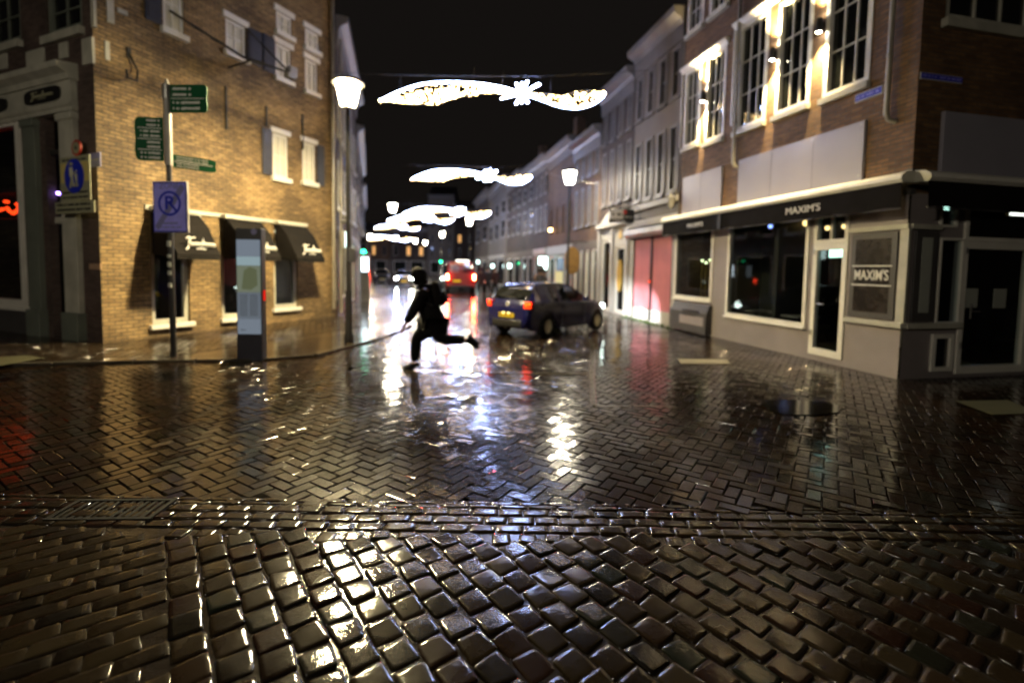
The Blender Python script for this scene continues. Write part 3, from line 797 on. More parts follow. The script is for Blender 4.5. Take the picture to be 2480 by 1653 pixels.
mb = MB(); mb.box(FS, x2, x3, -.32, -.3, z2, z0-.01, bev=.006); p2 = mb.build('text_plate', M['signcream'], t)
mb = MB(); 
for k, f in enumerate((.7, .3)): bars(mb, FS, x2+.08, x3-.12, z2+(z0-z2)*f, (z0-z2)*.2, -.324, -.32, 9, 20+k)
mb.build('lettering', M['black'], p2)
mb = MB(); mb.tube([FS.w(xc, -.3, z0+.3), FS.w(xc, -.08, z0+.3)], .018, 8); mb.tube([FS.w(xc, -.3, z2+.1), FS.w(xc, -.08, z2+.1)], .018, 8); build_split(mb, 'bracket', M['iron'], t)
# small round sign above it
x0, x1, z0, z1 = FS.rect((170, 340), (197, 376), -.16)
t = thing('round_sign', 'small round red-ringed sign above the pedestrian zone sign', 'sign', Frame(FS.w((x0+x1)/2, -.14, z0), FS.d))
def disc(F, xc, zc, r, y0, y1, n=28):
    mb = MB(); mb.plate(F, [(xc+r*math.cos(2*math.pi*k/n), zc+r*math.sin(2*math.pi*k/n)) for k in range(n)], y0, y1); return mb
xc, zc = (x0+x1)/2, (z0+z1)/2; rr = (z1-z0)/2
disc(FS, xc, zc, rr, -.155, -.13).build('ring', M['signred'], t); disc(FS, xc, zc, rr*.72, -.16, -.154).build('face', M['signcream'], t); disc(FS, xc, zc, rr*.25, -.164, -.159).build('dot', M['black'], t)
# blue notice on the dark pier
t, x0, x1, z0, z1 = wall_sign('wall_notice', 'small faded blue-grey notice on the dark brick pier beside the round sign', 'notice', FS, (213, 372), (243, 402), -.02)
mb = MB(); mb.box(FS, x0, x1, -.02, -.001, z0, z1, bev=.004); mb.build('notice_panel', M['signgrey'], t); mb = MB(); bars(mb, FS, x0+.03, x1-.03, (z0+z1)/2, .04, -.024, -.02, 4, 9); mb.build('lettering', M['signcream'], t)
t, x0, x1, z0, z1 = wall_sign('house_number_plate', 'small pinkish plate low on the dark brick pier by the corner', 'plate', FS, (216, 638), (244, 653), -.02)
mb = MB(); mb.box(FS, x0, x1, -.025, -.001, z0, z1, bev=.004); mb.build('plate_body', paint('pinkish_plate', (.45, .28, .18), .5), t)
mb = MB(); mb.box(FS, x0+.02, x1-.02, -.03, -.024, z0+.015, z1-.015); mb.build('plate_face', paint('pinkish_plate_face', (.5, .33, .22), .4), t)
# neon in the shop window: only the end of a word shows
t = thing('neon_sign', 'glowing red neon script in the left shop window', 'neon sign', Frame(FS.w(FS.on(30, 500, .3)[0], .3, FS.on(30, 520, .3)[1]), FS.d))
nz = FS.on(30, 500, .3); px = lambda u, v: FS.w(FS.on(u, v, .3)[0], .3, FS.on(u, v, .3)[1])
mb = MB()
mb.tube([px(-60, 505), px(-40, 480), px(-20, 512), px(-12, 512), px(8, 506)], .035, 8)
mb.tube([px(17, 503), px(23, 511), px(32, 517), px(40, 511), px(45, 498), px(40, 494)], .036, 8)
mb.tube([px(57, 516), px(59, 500), px(64, 492), px(73, 494), px(73, 505), px(70, 520)], .03, 8)
mb.build('neon_tube', M['neon'], t)
mb = MB(); mb.tube([px(12, 488), px(19, 489)], .035, 8); mb.build('neon_dot', M['neon'], t)
mb = MB(); mb.tube([px(-60, 530), px(75, 530)], .008, 5); mb.tube([px(-30, 530), px(-30, 480)], .008, 5); mb.tube([px(50, 530), px(50, 490)], .008, 5); mb.build('neon_frame', M['black'], t)
# bulbs and screen in the doorway
p = FS.w(FS.on(141, 468, .15)[0], .15, FS.on(141, 468, .15)[1])
t = thing('string_bulb', 'small purple-blue lit bulb on the door transom shelf', 'light bulb', Frame(p, FS.d))
MB().ico(p, .035, 2).build('bulb', M['purple'], t, 60); MB().lathe([(.012, 0), (.018, .03), (.01, .05)], p+Vector((0, 0, .03)), 8).build('socket', M['black'], t)
r = FS.rect((122, 338), (145, 366), .5)
t = thing('screen', 'small glowing blue screen high inside the left shop doorway', 'screen', Frame(FS.w((r[0]+r[1])/2, .5, r[2]), FS.d))
mb = MB(); mb.box(FS, r[0]-.03, r[1]+.03, .5, .56, r[2]-.03, r[3]+.03, bev=.01); mb.build('screen_case', M['black'], t)
mb = MB(); mb.box(FS, r[0], r[1], .494, .5, r[2], r[3]); mb.build('screen_face', M['bluewhite'], t)
# iron bracket with floodlights on the side wall
a = FL.on(545, 165); 
t = thing('floodlight_bracket', 'black iron wall bracket carrying small grey floodlights, high on the yellow brick wall', 'floodlight', Frame(FL.w(a[0]-.2, 0, a[1]), FL.d))
b0 = FL.w(a[0]-.6, 0, a[1]+.15); out = FL.w(a[0]+.1, -1.2, a[1]); out2 = FL.w(a[0]+.75, -1.35, a[1]-.02)
mb = MB(); mb.tube([FL.w(a[0]-1.3, 0, a[1]+.75), FL.w(a[0]-.2, -.9, a[1]+.05), out2], .03, 8); mb.tube([FL.w(a[0]+.1, 0, a[1]+.05), FL.w(a[0]-.05, -.95, a[1]+.02)], .025, 8)
mb.tube([FL.w(a[0]-.1, -.9, a[1]+.02), FL.w(a[0]-.1, -.9, a[1]+.75), out2], .022, 8); mb.build('bracket_arm', M['iron'], t)
for k, (dx, dy, dz) in enumerate(((.75, -1.35, -.1), (.95, -1.2, .02), (1.1, -1.05, .22))):
    f_ = Frame(FL.w(a[0]+dx, dy, a[1]+dz), FL.d); mb = MB()
    mb.box(f_, -.12, .12, -.08, .08, -.07, .07, bev=.02); fl = mb.build('floodlight_head', M['polegrey'], t)
    mb = MB(); mb.box(f_, -.1, .1, -.06, .06, -.078, -.071); mb.build('lens', M['dglass'], fl)
# curly wall hook left of the sign post
a = FL.on(300, 190)
t = thing('wall_hook', 'curled wrought-iron hook on the yellow brick wall near the corner', 'hook', Frame(FL.w(a[0], 0, a[1]), FL.d))
mb = MB(); mb.tube([FL.w(a[0]+.1, -.02, a[1]+.55), FL.w(a[0]+.2, -.12, a[1]+.2), FL.w(a[0]+.1, -.25, a[1]-.05), FL.w(a[0]-.15, -.4, a[1]-.1), FL.w(a[0]-.2, -.45, a[1]+.05)], .022, 8); mb.build('hook_rod', M['iron'], t)
mb = MB(); mb.box(FL, a[0]+.06, a[0]+.14, -.03, 0, a[1]+.45, a[1]+.65, bev=.005); mb.build('hook_plate', M['iron'], t)

# ------------------------------------------------------------------ right corner building (restaurant)
HR = 11.0
RB = thing('restaurant_building', 'red-brown brick corner restaurant with grey ground floor and long white awning cassette', 'building', FR)
def rr_(ul, lr, F=FR, y=0): return F.rect(ul, lr, y)
wA = rr_((1641, 545), (1725, 728)); wB = rr_((1768, 530), (1962, 796)); dr = rr_((1966, 506), (2053, 880))
zaw = FR.on(1900, 520)[1]
zA1 = 3.05
wA = (wA[0], wA[1], FR.on(1680, 724)[1], zA1-.15); wB = (FR.on(1764, 650)[0], FR.on(1960, 650)[0], FR.on(1860, 778)[1], zA1-.15)
dr = (FR.on(1972, 650)[0], FR.on(2055, 650)[0], .12, zA1-.12)
wins = [rr_((1662, 178), (1693, 345)), rr_((1715, 140), (1753, 330)), rr_((1792, 70), (1853, 292)), rr_((1890, 10), (1960, 250)), rr_((2010, -70), (2106, 196))]
zt = wins[2][3]; zs = wins[2][2]
z2a = FR.on(1700, 60)[1]
top = [(wins[0][0], wins[0][1], z2a, z2a+1.7), (wins[1][0], wins[1][1], z2a, z2a+1.7)]
cl_z = 3.02
mb = MB()
facade(mb, FR, 0, LEN_R, cl_z, HR, wins+top, .13)
shell(mb, FR, LEN_R, HR, 8.0, sides=(0,))
mb.build('street_wall', M['brick_right'], RB)
qwin = FQ.rect((2300, -120), (2560, 92)); 
qd = FQ.rect((2335, 505), (2472, 892)); qd = (qd[0], qd[1], .06, zA1-.12)
qn = FQ.rect((2272, 575), (2316, 784)); qs = FQ.rect((2252, 808), (2296, 902)); qs = (qs[0], qs[1], .12, qs[3])
qx = FQ.rect((2274, 490), (2312, 552))
mb = MB()
facade(mb, FQ, 0, 8.0, cl_z, HR, [qwin], .13)
mb.build('square_wall', M['brick_right'], RB)
mb = MB()
facade(mb, FR, 0, LEN_R, 0, cl_z-.003, [wA, wB, dr], .12, y=-.02)
facade(mb, FQ, 0, 8.0, 0, cl_z-.003, [qd, qn, qs, (qx[0], qx[1], qx[2], zA1-.12)], .12, y=-.02)
mb.build('ground_floor_cladding', M['greywood'], RB)
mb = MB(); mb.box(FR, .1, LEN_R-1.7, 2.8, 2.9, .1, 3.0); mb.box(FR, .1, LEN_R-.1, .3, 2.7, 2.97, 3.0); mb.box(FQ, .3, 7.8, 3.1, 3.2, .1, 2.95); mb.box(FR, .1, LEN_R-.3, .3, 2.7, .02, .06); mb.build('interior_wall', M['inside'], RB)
mb = MB(); mb.prism(FR, [(-.3, HR), (8.2, HR), (4, HR+3)], -.1, LEN_R+.2); mb.build('roof', M['roof'], RB)
for k, r in enumerate(wins+top):
    window(RB, FR, r, 'white', 'dglass', fw=.09, y=.03, dp=.09, nv=2 if r[1]-r[0] < .75 else 3, nh=3, sill=.12 if k not in (1, ) else .12, sill_over=.03, mun=.02, sm='white_dirty', frame_out=.05)
# moulded heads over the window pairs
mb = MB()
for a, b, zz in ((wins[0][0]-.12, wins[1][1]+.08, wins[0][3]), (wins[2][0]-.12, wins[4][1]+.05, wins[2][3])):
    mb.prism(FR, [(0, zz+.0), (-.06, zz+.0), (-.1, zz+.07), (-.14, zz+.09), (-.14, zz+.14), (0, zz+.18)], a, b)
mb.build('window_cornice', M['white'], RB)
mb = MB()
for a, z0, z1 in ((wins[0][0]-.1, zs, zt), (wins[2][0]-.1, zs, zt)): mb.box(FR, a-.05, a, -.05, 0, z0+.2, z1, bev=.01)
build_split(mb, 'window_jamb', M['white'], RB)
window(RB, FQ, qwin, 'white_dirty', 'dglass', fw=.12, y=.03, dp=.09, nv=4, nh=1, sill=.14, mun=.03)
# restaurant windows and doors
for r in (wA, wB): window(RB, FR, r, 'white', 'glass', fw=.075, y=-.05, dp=.1, name='restaurant_window', sill=.05, sill_over=.02)
def glazed_door(F, r, label_frame='white', papers=()):
    x0, x1, z0, z1 = r; zl = 2.28
    window(RB, F, (x0, x1, zl, z1), 'white', 'glass', fw=.075, y=-.05, dp=.1, name='transom_window', nv=2 if x1-x0 < 1 else 1)
    mb = MB(); f = .1
    mb.box(F, x0, x0+f, -.05, .05, z0, zl-.005, bev=.006); mb.box(F, x1-f, x1, -.05, .05, z0, zl-.005, bev=.006); mb.box(F, x0+f, x1-f, -.048, .048, z0, z0+.13); mb.box(F, x0+f, x1-f, -.048, .048, zl-.12, zl-.005)
    d = mb.build('door', M['white'], RB)
    mb = MB(); mb.box(F, x0+f*.9, x1-f*.9, 0, .008, z0+.12, zl-.11); mb.build('door_pane', M['glass'], d)
    mb = MB(); mb.tube([F.w(x0+.16, -.1, 1.0), F.w(x0+.16, -.1, 1.25)], .012, 8); mb.tube([F.w(x0+.16, -.1, 1.12), F.w(x0+.36, -.1, 1.12)], .01, 8); mb.build('door_handle', M['steel'], d)
    mb = MB()
    for z in (zl-.2, .5): mb.box(F, x0+.02, x0+.06, -.07, -.049, z, z+.1, bev=.004)
    build_split(mb, 'hinge', M['steel'], d)
    for u0, u1, v0, v1 in papers:
        q_ = F.rect((u0, v0), (u1, v1), -.006); mb = MB(); mb.box(F, q_[0], q_[1], -.006, -.001, q_[2], q_[3]); mb.build('notice', M['paper'], d)
glazed_door(FR, dr)
glazed_door(FQ, qd, papers=((2340, 2366, 698, 745), (2408, 2435, 699, 746)))
window(RB, FQ, qn, 'white', 'glass', fw=.04, y=-.05, dp=.08, name='narrow_window')
window(RB, FQ, qs, 'white', 'dglass', fw=.07, y=-.06, dp=.09, name='low_window')
window(RB, FQ, (qx[0], qx[1], qx[2], zA1-.12), 'white', 'glass', fw=.04, y=-.05, dp=.08, name='transom_window')
# corner display box: white rails, black poster case, pale poster
zr0 = FR.on(2100, 772)[1]; zr1 = FR.on(2100, 562)[1]; xd = dr[1]+.03
mb = MB()
mb.box(FR, xd, LEN_R+.06, -.08, -.021, zr1, zr1+.08); mb.box(FR, xd, LEN_R+.06, -.1, -.021, zr0-.09, zr0, bev=.008)
mb.box(FQ, .001, qn[0]-.02, -.08, -.021, zr1, zr1+.08); mb.box(FQ, .001, qn[1]+.02, -.1, -.021, zr0-.09, zr0, bev=.008)
mb.box(FR, LEN_R-.06, LEN_R+.075, -.075, -.0225, zr0+.002, zr1-.002)
mb.build('display_rail', M['white_dirty'], RB)
pc = FR.rect((2062, 582), (2166, 765), -.08)
mb = MB()
x0, x1, z0, z1 = xd+.06, LEN_R-.1, zr0+.03, zr1-.03
mb.box(FR, x0, x1, -.07, -.022, z0, z1, bev=.01); pcase = mb.build('poster_case', M['greydark'], RB)
b_ = .1
mb = MB(); mb.box(FR, x0+b_, x1-b_, -.078, -.071, z0+b_, z1-b_); mb.build('poster', paint('black_curtain_poster', (.03, .026, .025), .25, var=.8, scale=9), pcase)
xm, zm = (x0+x1)/2, z0+(z1-z0)*.5
mb = MB(); mb.box(FR, xm-.36, xm+.36, -.083, -.0785, zm+.155, zm+.175); mb.box(FR, xm-.36, xm+.36, -.083, -.0785, zm-.175, zm-.155); build_split(mb, 'title_rule', M['signwhite'], pcase)
text_mesh("MAXIM'S", .24, 'title_lettering', M['signwhite'], pcase, FR, xm, -.082, zm, xs=.68, bold=.003)
pq = FQ.rect((2198, 592), (2262, 768), -.08)
mb = MB(); mb.box(FQ, .1, qn[0]-.06, -.07, -.022, z0, z1, bev=.01); pc2 = mb.build('poster_case', M['greydark'], RB)
mb = MB(); mb.box(FQ, .22, qn[0]-.2, -.078, -.071, z0+.14, z1-.1); mb.build('poster', M['paper'], pc2)
# utility cupboard under the small window
mb = MB(); mb.prism(FR, [(-.02, .04), (-.2, .04), (-.2, wA[2]-.35), (-.1, wA[2]-.12), (-.02, wA[2]-.12)], .05, wA[1]+.05); cb = mb.build('utility_cupboard', M['greydark'], RB)
mb = MB(); mb.box(FR, .55, wA[1]-.05, -.215, -.201, .25, wA[2]-.45, bev=.006)
mb.build('cupboard_door', M['greywood'], cb)
mb = MB(); bars(mb, FR, .7, wA[1]-.25, .62, .07, -.225, -.214, 5, 3); bars(mb, FR, .7, wA[1]-.4, .5, .05, -.225, -.214, 5, 4); mb.build('graffiti', M['black'], cb)
# blank sign boards above the awning
for x0, x1 in ((FR.on(1658, 450)[0], FR.on(1752, 430)[0]), (FR.on(1793, 420)[0], FR.on(2098, 350)[0])):
    zt_ = FR.on(2096, 293)[1]
    mb = MB(); mb.box(FR, x0, x1, -.06, -.001, 3.3, zt_, bev=.006); bb_ = mb.build('blank_sign_board', M['panel'], RB)
    for q_ in ((.33, .67) if x1-x0 > 2 else (.5,)):
        mb = MB(); mb.box(FR, x0+(x1-x0)*q_-.003, x0+(x1-x0)*q_+.003, -.0625, -.0601, 3.31, zt_-.01); mb.build('board_seam', M['greydark'], bb_)
    mb = MB()
    for q_ in (.02, .34, .66, .98):
        for z_ in (3.45, zt_-.06): mb.box(FR, x0+(x1-x0)*q_-.012, x0+(x1-x0)*q_+.012, -.066, -.0602, z_-.012, z_+.012)
    build_split(mb, 'fixing_screw', M['steel'], bb_)
x0 = FQ.on(2278, 300)[0]
mb = MB(); mb.box(FQ, x0, 7.8, -.06, -.001, 3.3, FQ.on(2278, 271)[1], bev=.006); mb.build('blank_sign_board', M['panel'], RB)
# rain pipes
for u, vb in ((1777, 398), (2148, 284)):
    a = FR.on(u, vb, -.08); mb = MB()
    mb.tube([FR.w(a[0]+.1, .0, a[1]-.1), FR.w(a[0]+.04, -.09, a[1]-.05), FR.w(a[0], -.1, a[1]+.06), FR.w(a[0], -.1, HR-1), FR.w(a[0], -.1, HR)], .042, 10); rp_ = mb.build('rain_pipe', M['pipe'], RB, 50)
    mb = MB()
    for z in (a[1]+1.0, a[1]+2.4, a[1]+4): mb.lathe([(.055, -.025), (.055, .025)], FR.w(a[0], -.1, z), 12)
    build_split(mb, 'pipe_clip', M['pipe'], rp_)
# awnings: cassette, black valance, lettering
PO = .42
za = FR.on(2192, 414, -PO)[1]
def cassette(F, x0, x1, name_x):
    mb = MB(); zt = za
    mb.prism(F, [(-.05, zt+.03), (-PO+.06, zt), (-PO-.02, zt-.05), (-PO-.04, zt-.11), (-PO, zt-.16), (-.05, zt-.15)], x0, x1)
    a = mb.build('awning', M['white'], RB, 30)
    mb = MB(); n = int((x1-x0)/.12); vs = []; zv = zt-.55
    for k in range(n+1):
        x = x0+.03+(x1-x0-.06)*k/n; wv = .012*math.sin(k*1.3)+.008*math.sin(k*.47)
        vs += [F.w(x, -PO+.02, zt-.162), F.w(x, -PO+.0+wv, zv+.015*math.sin(k*.8)), F.w(x, -PO+.012+wv, zv+.015*math.sin(k*.8)), F.w(x, -PO+.03, zt-.162)]
    fs = []
    for k in range(n):
        for c in range(4): fs.append((k*4+c, k*4+(c+1) % 4, k*4+4+(c+1) % 4, k*4+4+c))
    mb.add(vs, fs); v_ = mb.build('valance', M['blackcloth'], a, 40)
    mb = MB(); mb.tube([F.w(x0+.02, -PO+.02, zv-.01), F.w(x1-.02, -PO+.02, zv-.01)], .012, 6); mb.build('valance_rod', M['greydark'], v_)
    for x, sz in name_x: text_mesh("MAXIM'S", sz, 'awning_lettering', M['signwhite'], v_, F, x, -PO-.03, zt-.37, xs=1.15)
    mb = MB(); mb.box(F, x0+.15, x0+.25, -.04, -.001, zt-.3, zt+.1); mb.box(F, x1-.3, x1-.2, -.04, -.001, zt-.3, zt+.1); build_split(mb, 'wall_bracket', M['greydark'], a)
    mb = MB()
    for x in ((x0-.012, x0+.004), (x1-.004, x1+.012)): mb.plate(Frame(F.w(x[0], 0, 0), F.n), [(-.05, zt+.035), (-PO+.06, zt+.005), (-PO-.025, zt-.05), (-PO-.045, zt-.11), (-PO, zt-.165), (-.05, zt-.155)], 0, -(x[1]-x[0]))
    build_split(mb, 'end_cap', M['white_dirty'], a)
n1 = FR.on(1685, 540, -PO)[0]; n2 = FR.on(1946, 500, -PO)[0]
cassette(FR, -.25, LEN_R+.2, ((n1, .16), (n2, .19)))
cassette(FQ, -.2, 7.8, ())
mb = MB(); mb.box(FR, FR.on(1790, 400)[0]-.12, FR.on(1790, 400)[0]+.0, -PO-.03, -PO+.03, za-.56, za-.17); mb.build('awning_seam', M['black'], RB)

# up-and-down lights on the piers
def spot(name, loc, rot, col, watt, size, blend=.35, rad=.03, parent=None):
    l = bpy.data.lights.new(name, 'SPOT'); l.energy = watt; l.color = col; l.spot_size = R(size); l.spot_blend = blend; l.shadow_soft_size = rad
    o = bpy.data.objects.new(name, l); COL.objects.link(o); o.location = loc; o.rotation_euler = rot
    if parent is not None: o.parent = parent
    return o
UDL = []
for k, (u, v, lab) in enumerate(((1702, 234, 'black up-down wall light on the pier between the two narrow street windows'), (1871, 131, 'black up-down wall light on the pier right of the first rain pipe'), (1984, 62, 'black up-down wall light on the pier nearest the blue street sign'))):
    x, z = FR.on(u, v, -.1)
    t = thing('wall_light', lab, 'wall light', Frame(FR.w(x, -.1, z), FR.d), 'up-down lights on the restaurant wall')
    f_ = Frame(FR.w(x, -.1, z), FR.d)
    c_ = f_.o
    MB().lathe([(.055, -.13), (.06, -.12), (.06, .12), (.055, .13), (.048, .13), (.048, -.13)], c_, 18, caps=False).build('lamp_body', M['black'], t, 40)
    MB().lathe([(.045, .118), (.045, .131)], c_, 14).build('upper_lens', M['uplight'], t); MB().lathe([(.045, -.131), (.045, -.118)], c_, 14).build('lower_lens', M['uplight'], t)
    mb = MB(); mb.box(f_, -.04, .04, .03, .1, -.05, .05); mb.build('wall_mount', M['black'], t)
    for sgn in (1, -1):
        tilt = 0.0
        o = spot('lamp_beam', (0, -.07, sgn*.14), (math.pi if sgn > 0 else 0, 0, 0), (1, .76, .36), 1500, 76, .9, .03, t)
for k, (u, v, lab) in enumerate(((1701, 631, 'left lit table lamp behind the small restaurant window'), (1710, 636, 'middle lit table lamp behind the small restaurant window'), (1720, 630, 'right lit table lamp behind the small restaurant window'))):
    x, z = FR.on(u, v, .7); c_ = FR.w(x, .7, 0)
    t = thing('table_lamp', lab, 'lamp', Frame(c_, FR.d), 'table lamps behind the small restaurant window')
    MB().ico(c_+Vector((0, 0, z)), .03, 2).build('bulb', glow('table_bulb_%d' % k, (.9, 1, .5), 7), t, 60)
    MB().lathe([(.07, .78), (.07, .8), (.012, .82), (.01, z-.03)], c_, 10).build('lamp_stem', M['gold'], t)
for k, x in enumerate((.5, 1.15, 2.4, 3.1, 3.8)):
    c_ = FR.w(x, .75 + .35*(k % 2), 0)
    t = thing('restaurant_table', 'small dark table behind the small restaurant window' if k == 0 else ('dark table at the right edge of the small restaurant window' if k == 1 else 'dark dining table in a row behind the large restaurant window'), 'table', Frame(c_, FR.d), 'tables inside the restaurant')
    f_ = Frame(c_, FR.d); mb = MB(); mb.box(f_, -.3, .3, -.3, .3, .72, .76, bev=.01); mb.build('tabletop', M['greywood'], t)
    MB().lathe([(.2, .06), (.2, .08), (.03, .1), (.03, .72)], c_, 12).build('pedestal', M['iron'], t)
# street name plates
for F, ul, lr, lab, sd in ((FR, (2070.5, 231), (2137, 225), 'bright blue street name plate beside the corner rain pipe', 31), (FQ, (2231, 174), (2331, 203), 'dark blue street name plate on the shaded square side of the restaurant', 32)):
    x0, x1, z0, z1 = F.rect(ul, lr, -.02)
    if F is FR: z0 = F.on(2070.5, 250, -.02)[1]; z1 = F.on(2070.5, 231, -.02)[1]
    t = thing('street_name_sign', lab, 'street sign', Frame(F.w((x0+x1)/2, -.02, z0), F.d), 'blue street name plates')
    mb = MB(); mb.box(F, x0, x1, -.016, -.001, z0, z1, bev=.004); mb.build('plate_border', M['signwhite'], t)
    h = z1-z0; mb = MB(); mb.box(F, x0+h*.09, x1-h*.09, -.021, -.0162, z0+h*.09, z1-h*.09); mb.build('plate_face', M['signblue'], t)
    mb = MB(); bars(mb, F, x0+h*.3, x0+(x1-x0)*.38, (z0+z1)/2, h*.34, -.024, -.0212, 4, sd, .55); bars(mb, F, x0+(x1-x0)*.45, x1-h*.3, (z0+z1)/2, h*.34, -.024, -.0212, 6, sd+1, .55); mb.build('lettering', M['signpale'], t)
# exit signs and lights inside the restaurant
def box_light(name, lab, cat, F, ul, lr, y, mat, group=None):
    x0, x1, z0, z1 = F.rect(ul, lr, y)
    t = thing(name, lab, cat, Frame(F.w((x0+x1)/2, y, z0), F.d), group)
    mb = MB(); mb.box(F, x0-.015, x1+.015, y, y+.06, z0-.015, z1+.015, bev=.005); mb.build('light_case', M['steel'], t)
    mb = MB(); mb.box(F, x0, x1, y-.004, y-.0005, z0, z1); mb.build('light_face', mat, t)
box_light('exit_sign', 'glowing white-green exit sign inside the street door of the restaurant', 'exit sign', FR, (2009, 604), (2053, 622), .4, M['exit'])
box_light('exit_sign', 'glowing white-green exit sign behind the transom at the corner beside the square door', 'exit sign', FQ, (2276, 490), (2310, 509), .25, M['exit'])
box_light('ceiling_light', 'small bright ceiling light above the square door', 'ceiling light', FQ, (2446, 512), (2500, 524), .6, M['shoplight'])
for k, (u, v, lab) in enumerate(((1866, 548, 'first small lit globe lamp behind the large restaurant window'), (1885, 544, 'middle small lit globe lamp behind the large restaurant window'), (1953, 540, 'biggest lit globe lamp at the right end of the large restaurant window'), (2004, 552, 'left lit globe lamp behind the street door transom'), (2045, 548, 'right lit globe lamp behind the street door transom'))):
    x, z = FR.on(u, v, .9); c_ = FR.w(x, .9, z)
    t = thing('globe_lamp', lab, 'pendant lamp', Frame(c_, FR.d), 'globe lamps inside the restaurant')
    MB().ico(c_, .05 if k != 2 else .075, 2).build('globe', glow('globe_%s' % ('blue' if k in (0,) else 'amber'), (.25, .35, 1) if k == 0 else (1, .62, .22), 5), t, 60)
    mb = MB(); mb.tube([c_+Vector((0, 0, .05)), c_+Vector((0, 0, max(.1, 2.96-c_.z)))], .006, 5); mb.build('cord', M['black'], t)
    MB().lathe([(.03, .04), (.05, .07), (.015, .1)], c_, 10).build('lamp_cap', M['bluepanel'] if k != 0 else M['black'], t)

# ------------------------------------------------------------------ houses along the street
F0 = Frame(R1, -ROW)
bounds = [row_at(u) for u in (1640, 1527, 1450, 1386, 1326, 1292, 1262, 1226, 1182, 1150)]
bounds[0] = .02
def row_house(i, label, cat, hz, wall, rows, cols, ground, cornice='white_row', frame='white', roof=True, win=(.62, .9), gz=3.0, chim=0, deep=8.0, lit=(), gm='dglass', Fx=None, wid=None):
    if Fx is None:
        F = Frame(R1 + ROW*bounds[i+1], -ROW); w = bounds[i+1]-bounds[i]-.015
    else: F, w = Fx, wid
    t = thing('row_house', label, cat, F)
    ops = []
    pw = w/cols
    for z0, z1 in rows:
        for c in range(cols): ops.append((pw*(c+.5)-pw*win[0]/2, pw*(c+.5)+pw*win[0]/2, z0, z1))
    gops = [(a*w, b*w, z0, z1) for a, b, z0, z1, *_ in ground]
    mb = MB(); facade(mb, F, 0, w, gz, hz, ops, .12); shell(mb, F, w, hz, deep); mb.build('wall', M[wall], t)
    mb = MB(); facade(mb, F, 0, w, 0, gz-.003, gops, .14, y=-.03); mb.build('shop_front', M[ground[0][4] if ground and len(ground[0]) > 4 else 'plaster_white'], t)
    mb = MB(); mb.prism(F, [(0, hz), (-.1, hz), (-.16, hz+.12), (-.38, hz+.25), (-.4, hz+.42), (0, hz+.46)], 0, w); mb.prism(F, [(0, hz-.45), (-.06, hz-.45), (-.08, hz-.003), (0, hz-.003)], 0, w); mb.build('cornice', M[cornice], t)
    if roof:
        mb = MB(); mb.prism(F, [(.1, hz+.4), (deep, hz+.4), (deep*.5, hz+2.6)], .02, w-.02); rf = mb.build('roof', M['roof'], t)
        if chim: 
            mb = MB(); mb.box(F, w*.3, w*.3+.6, 2.2, 2.8, hz+.8, hz+chim); mb.build('chimney', M['brick_orange'], rf)
    for k, o in enumerate(ops):
        window(t, F, o, 'white_row' if frame == 'white' else frame, 'warmwin' if k in lit else gm, fw=.1, y=.0, dp=.1, nv=2 if i < 3 else 1, nh=2, sill=.08, mun=.05, frame_out=.03, sill_over=.03)
    for a, b, z0, z1, *m_ in ground:
        g_ = m_[1] if len(m_) > 1 else 'glass'
        if g_ == 'skip': continue
        window(t, F, (a*w, b*w, z0, z1), m_[2] if len(m_) > 2 else 'white', g_, fw=.08, y=0, dp=.1, nh=1, name='shop_window')
    mb = MB(); mb.box(F, .1, w-.1, 1.6, 1.65, 0.02, gz); mb.box(F, .1, w-.1, .15, 1.6, gz-.05, gz-.01); mb.build('interior_wall', M['inside'], t)
    return t, F, w
zc = lambda u, v: F0.on(u, v)[1]
# 1 cream plaster house with the red shutter
rU = (zc(1630, 242), zc(1630, 122)); rL = (zc(1625, 467), zc(1625, 306))
t, F, w = row_house(0, 'cream plastered house with tall white windows above a red roller shutter', 'house', zc(1527, 175), 'plaster', [rU, rL], 4, [(.08, .93, .05, 2.95, 'plaster_white', 'skip')], win=(.66, .9), gz=3.45)
mb = MB(); mb.box(F, 0, w, -.09, -.031, rL[0]-.3, rL[0]-.12, bev=.01); mb.build('string_course', M['plaster_white'], t)
for k, (a, b) in enumerate(((.1, .495), (.525, .91))):
    mb = MB(); x0, x1 = a*w, b*w; n = 46; pr = []
    for j in range(n):
        z = .42+2.4*j/n; dz = 2.4/n; pr += [(.02, z), (-.005, z+dz*.3), (-.005, z+dz*.7)]
    pr += [(.02, 2.82), (.06, 2.82), (.06, .42)]
    mb.prism(F, pr, x0, x1); sh = mb.build('roller_shutter', M['redshutter'], t)
    mb = MB(); mb.box(F, x0, x1, -.02, .07, .05, .417, bev=.01); mb.build('bottom_panel', M['plaster_white'], sh)
mb = MB(); mb.box(F, .497*w, .522*w, -.05, .06, .05, 2.82); mb.box(F, .08*w, .097*w, -.03, .06, .05, 2.82); mb.box(F, .913*w, .93*w, -.03, .06, .05, 2.82); build_split(mb, 'shutter_rail', M['black'], t)
mb = MB(); mb.prism(F, [(-.03, 2.83), (-.3, 2.83), (-.34, 2.95), (-.32, 3.12), (-.03, 3.18)], .03*w, .97*w); mb.build('shutter_box', M['steel'], t)
mb = MB(); mb.box(F, 0, w, -.2, -.031, 3.19, 3.3, bev=.01); mb.build('fascia_ledge', M['plaster_white'], t)
mb = MB(); mb.ico(F.w(.51*w, -.07, 1.35), .035, 1); mb.build('lock_reflector', M['tail'], t)
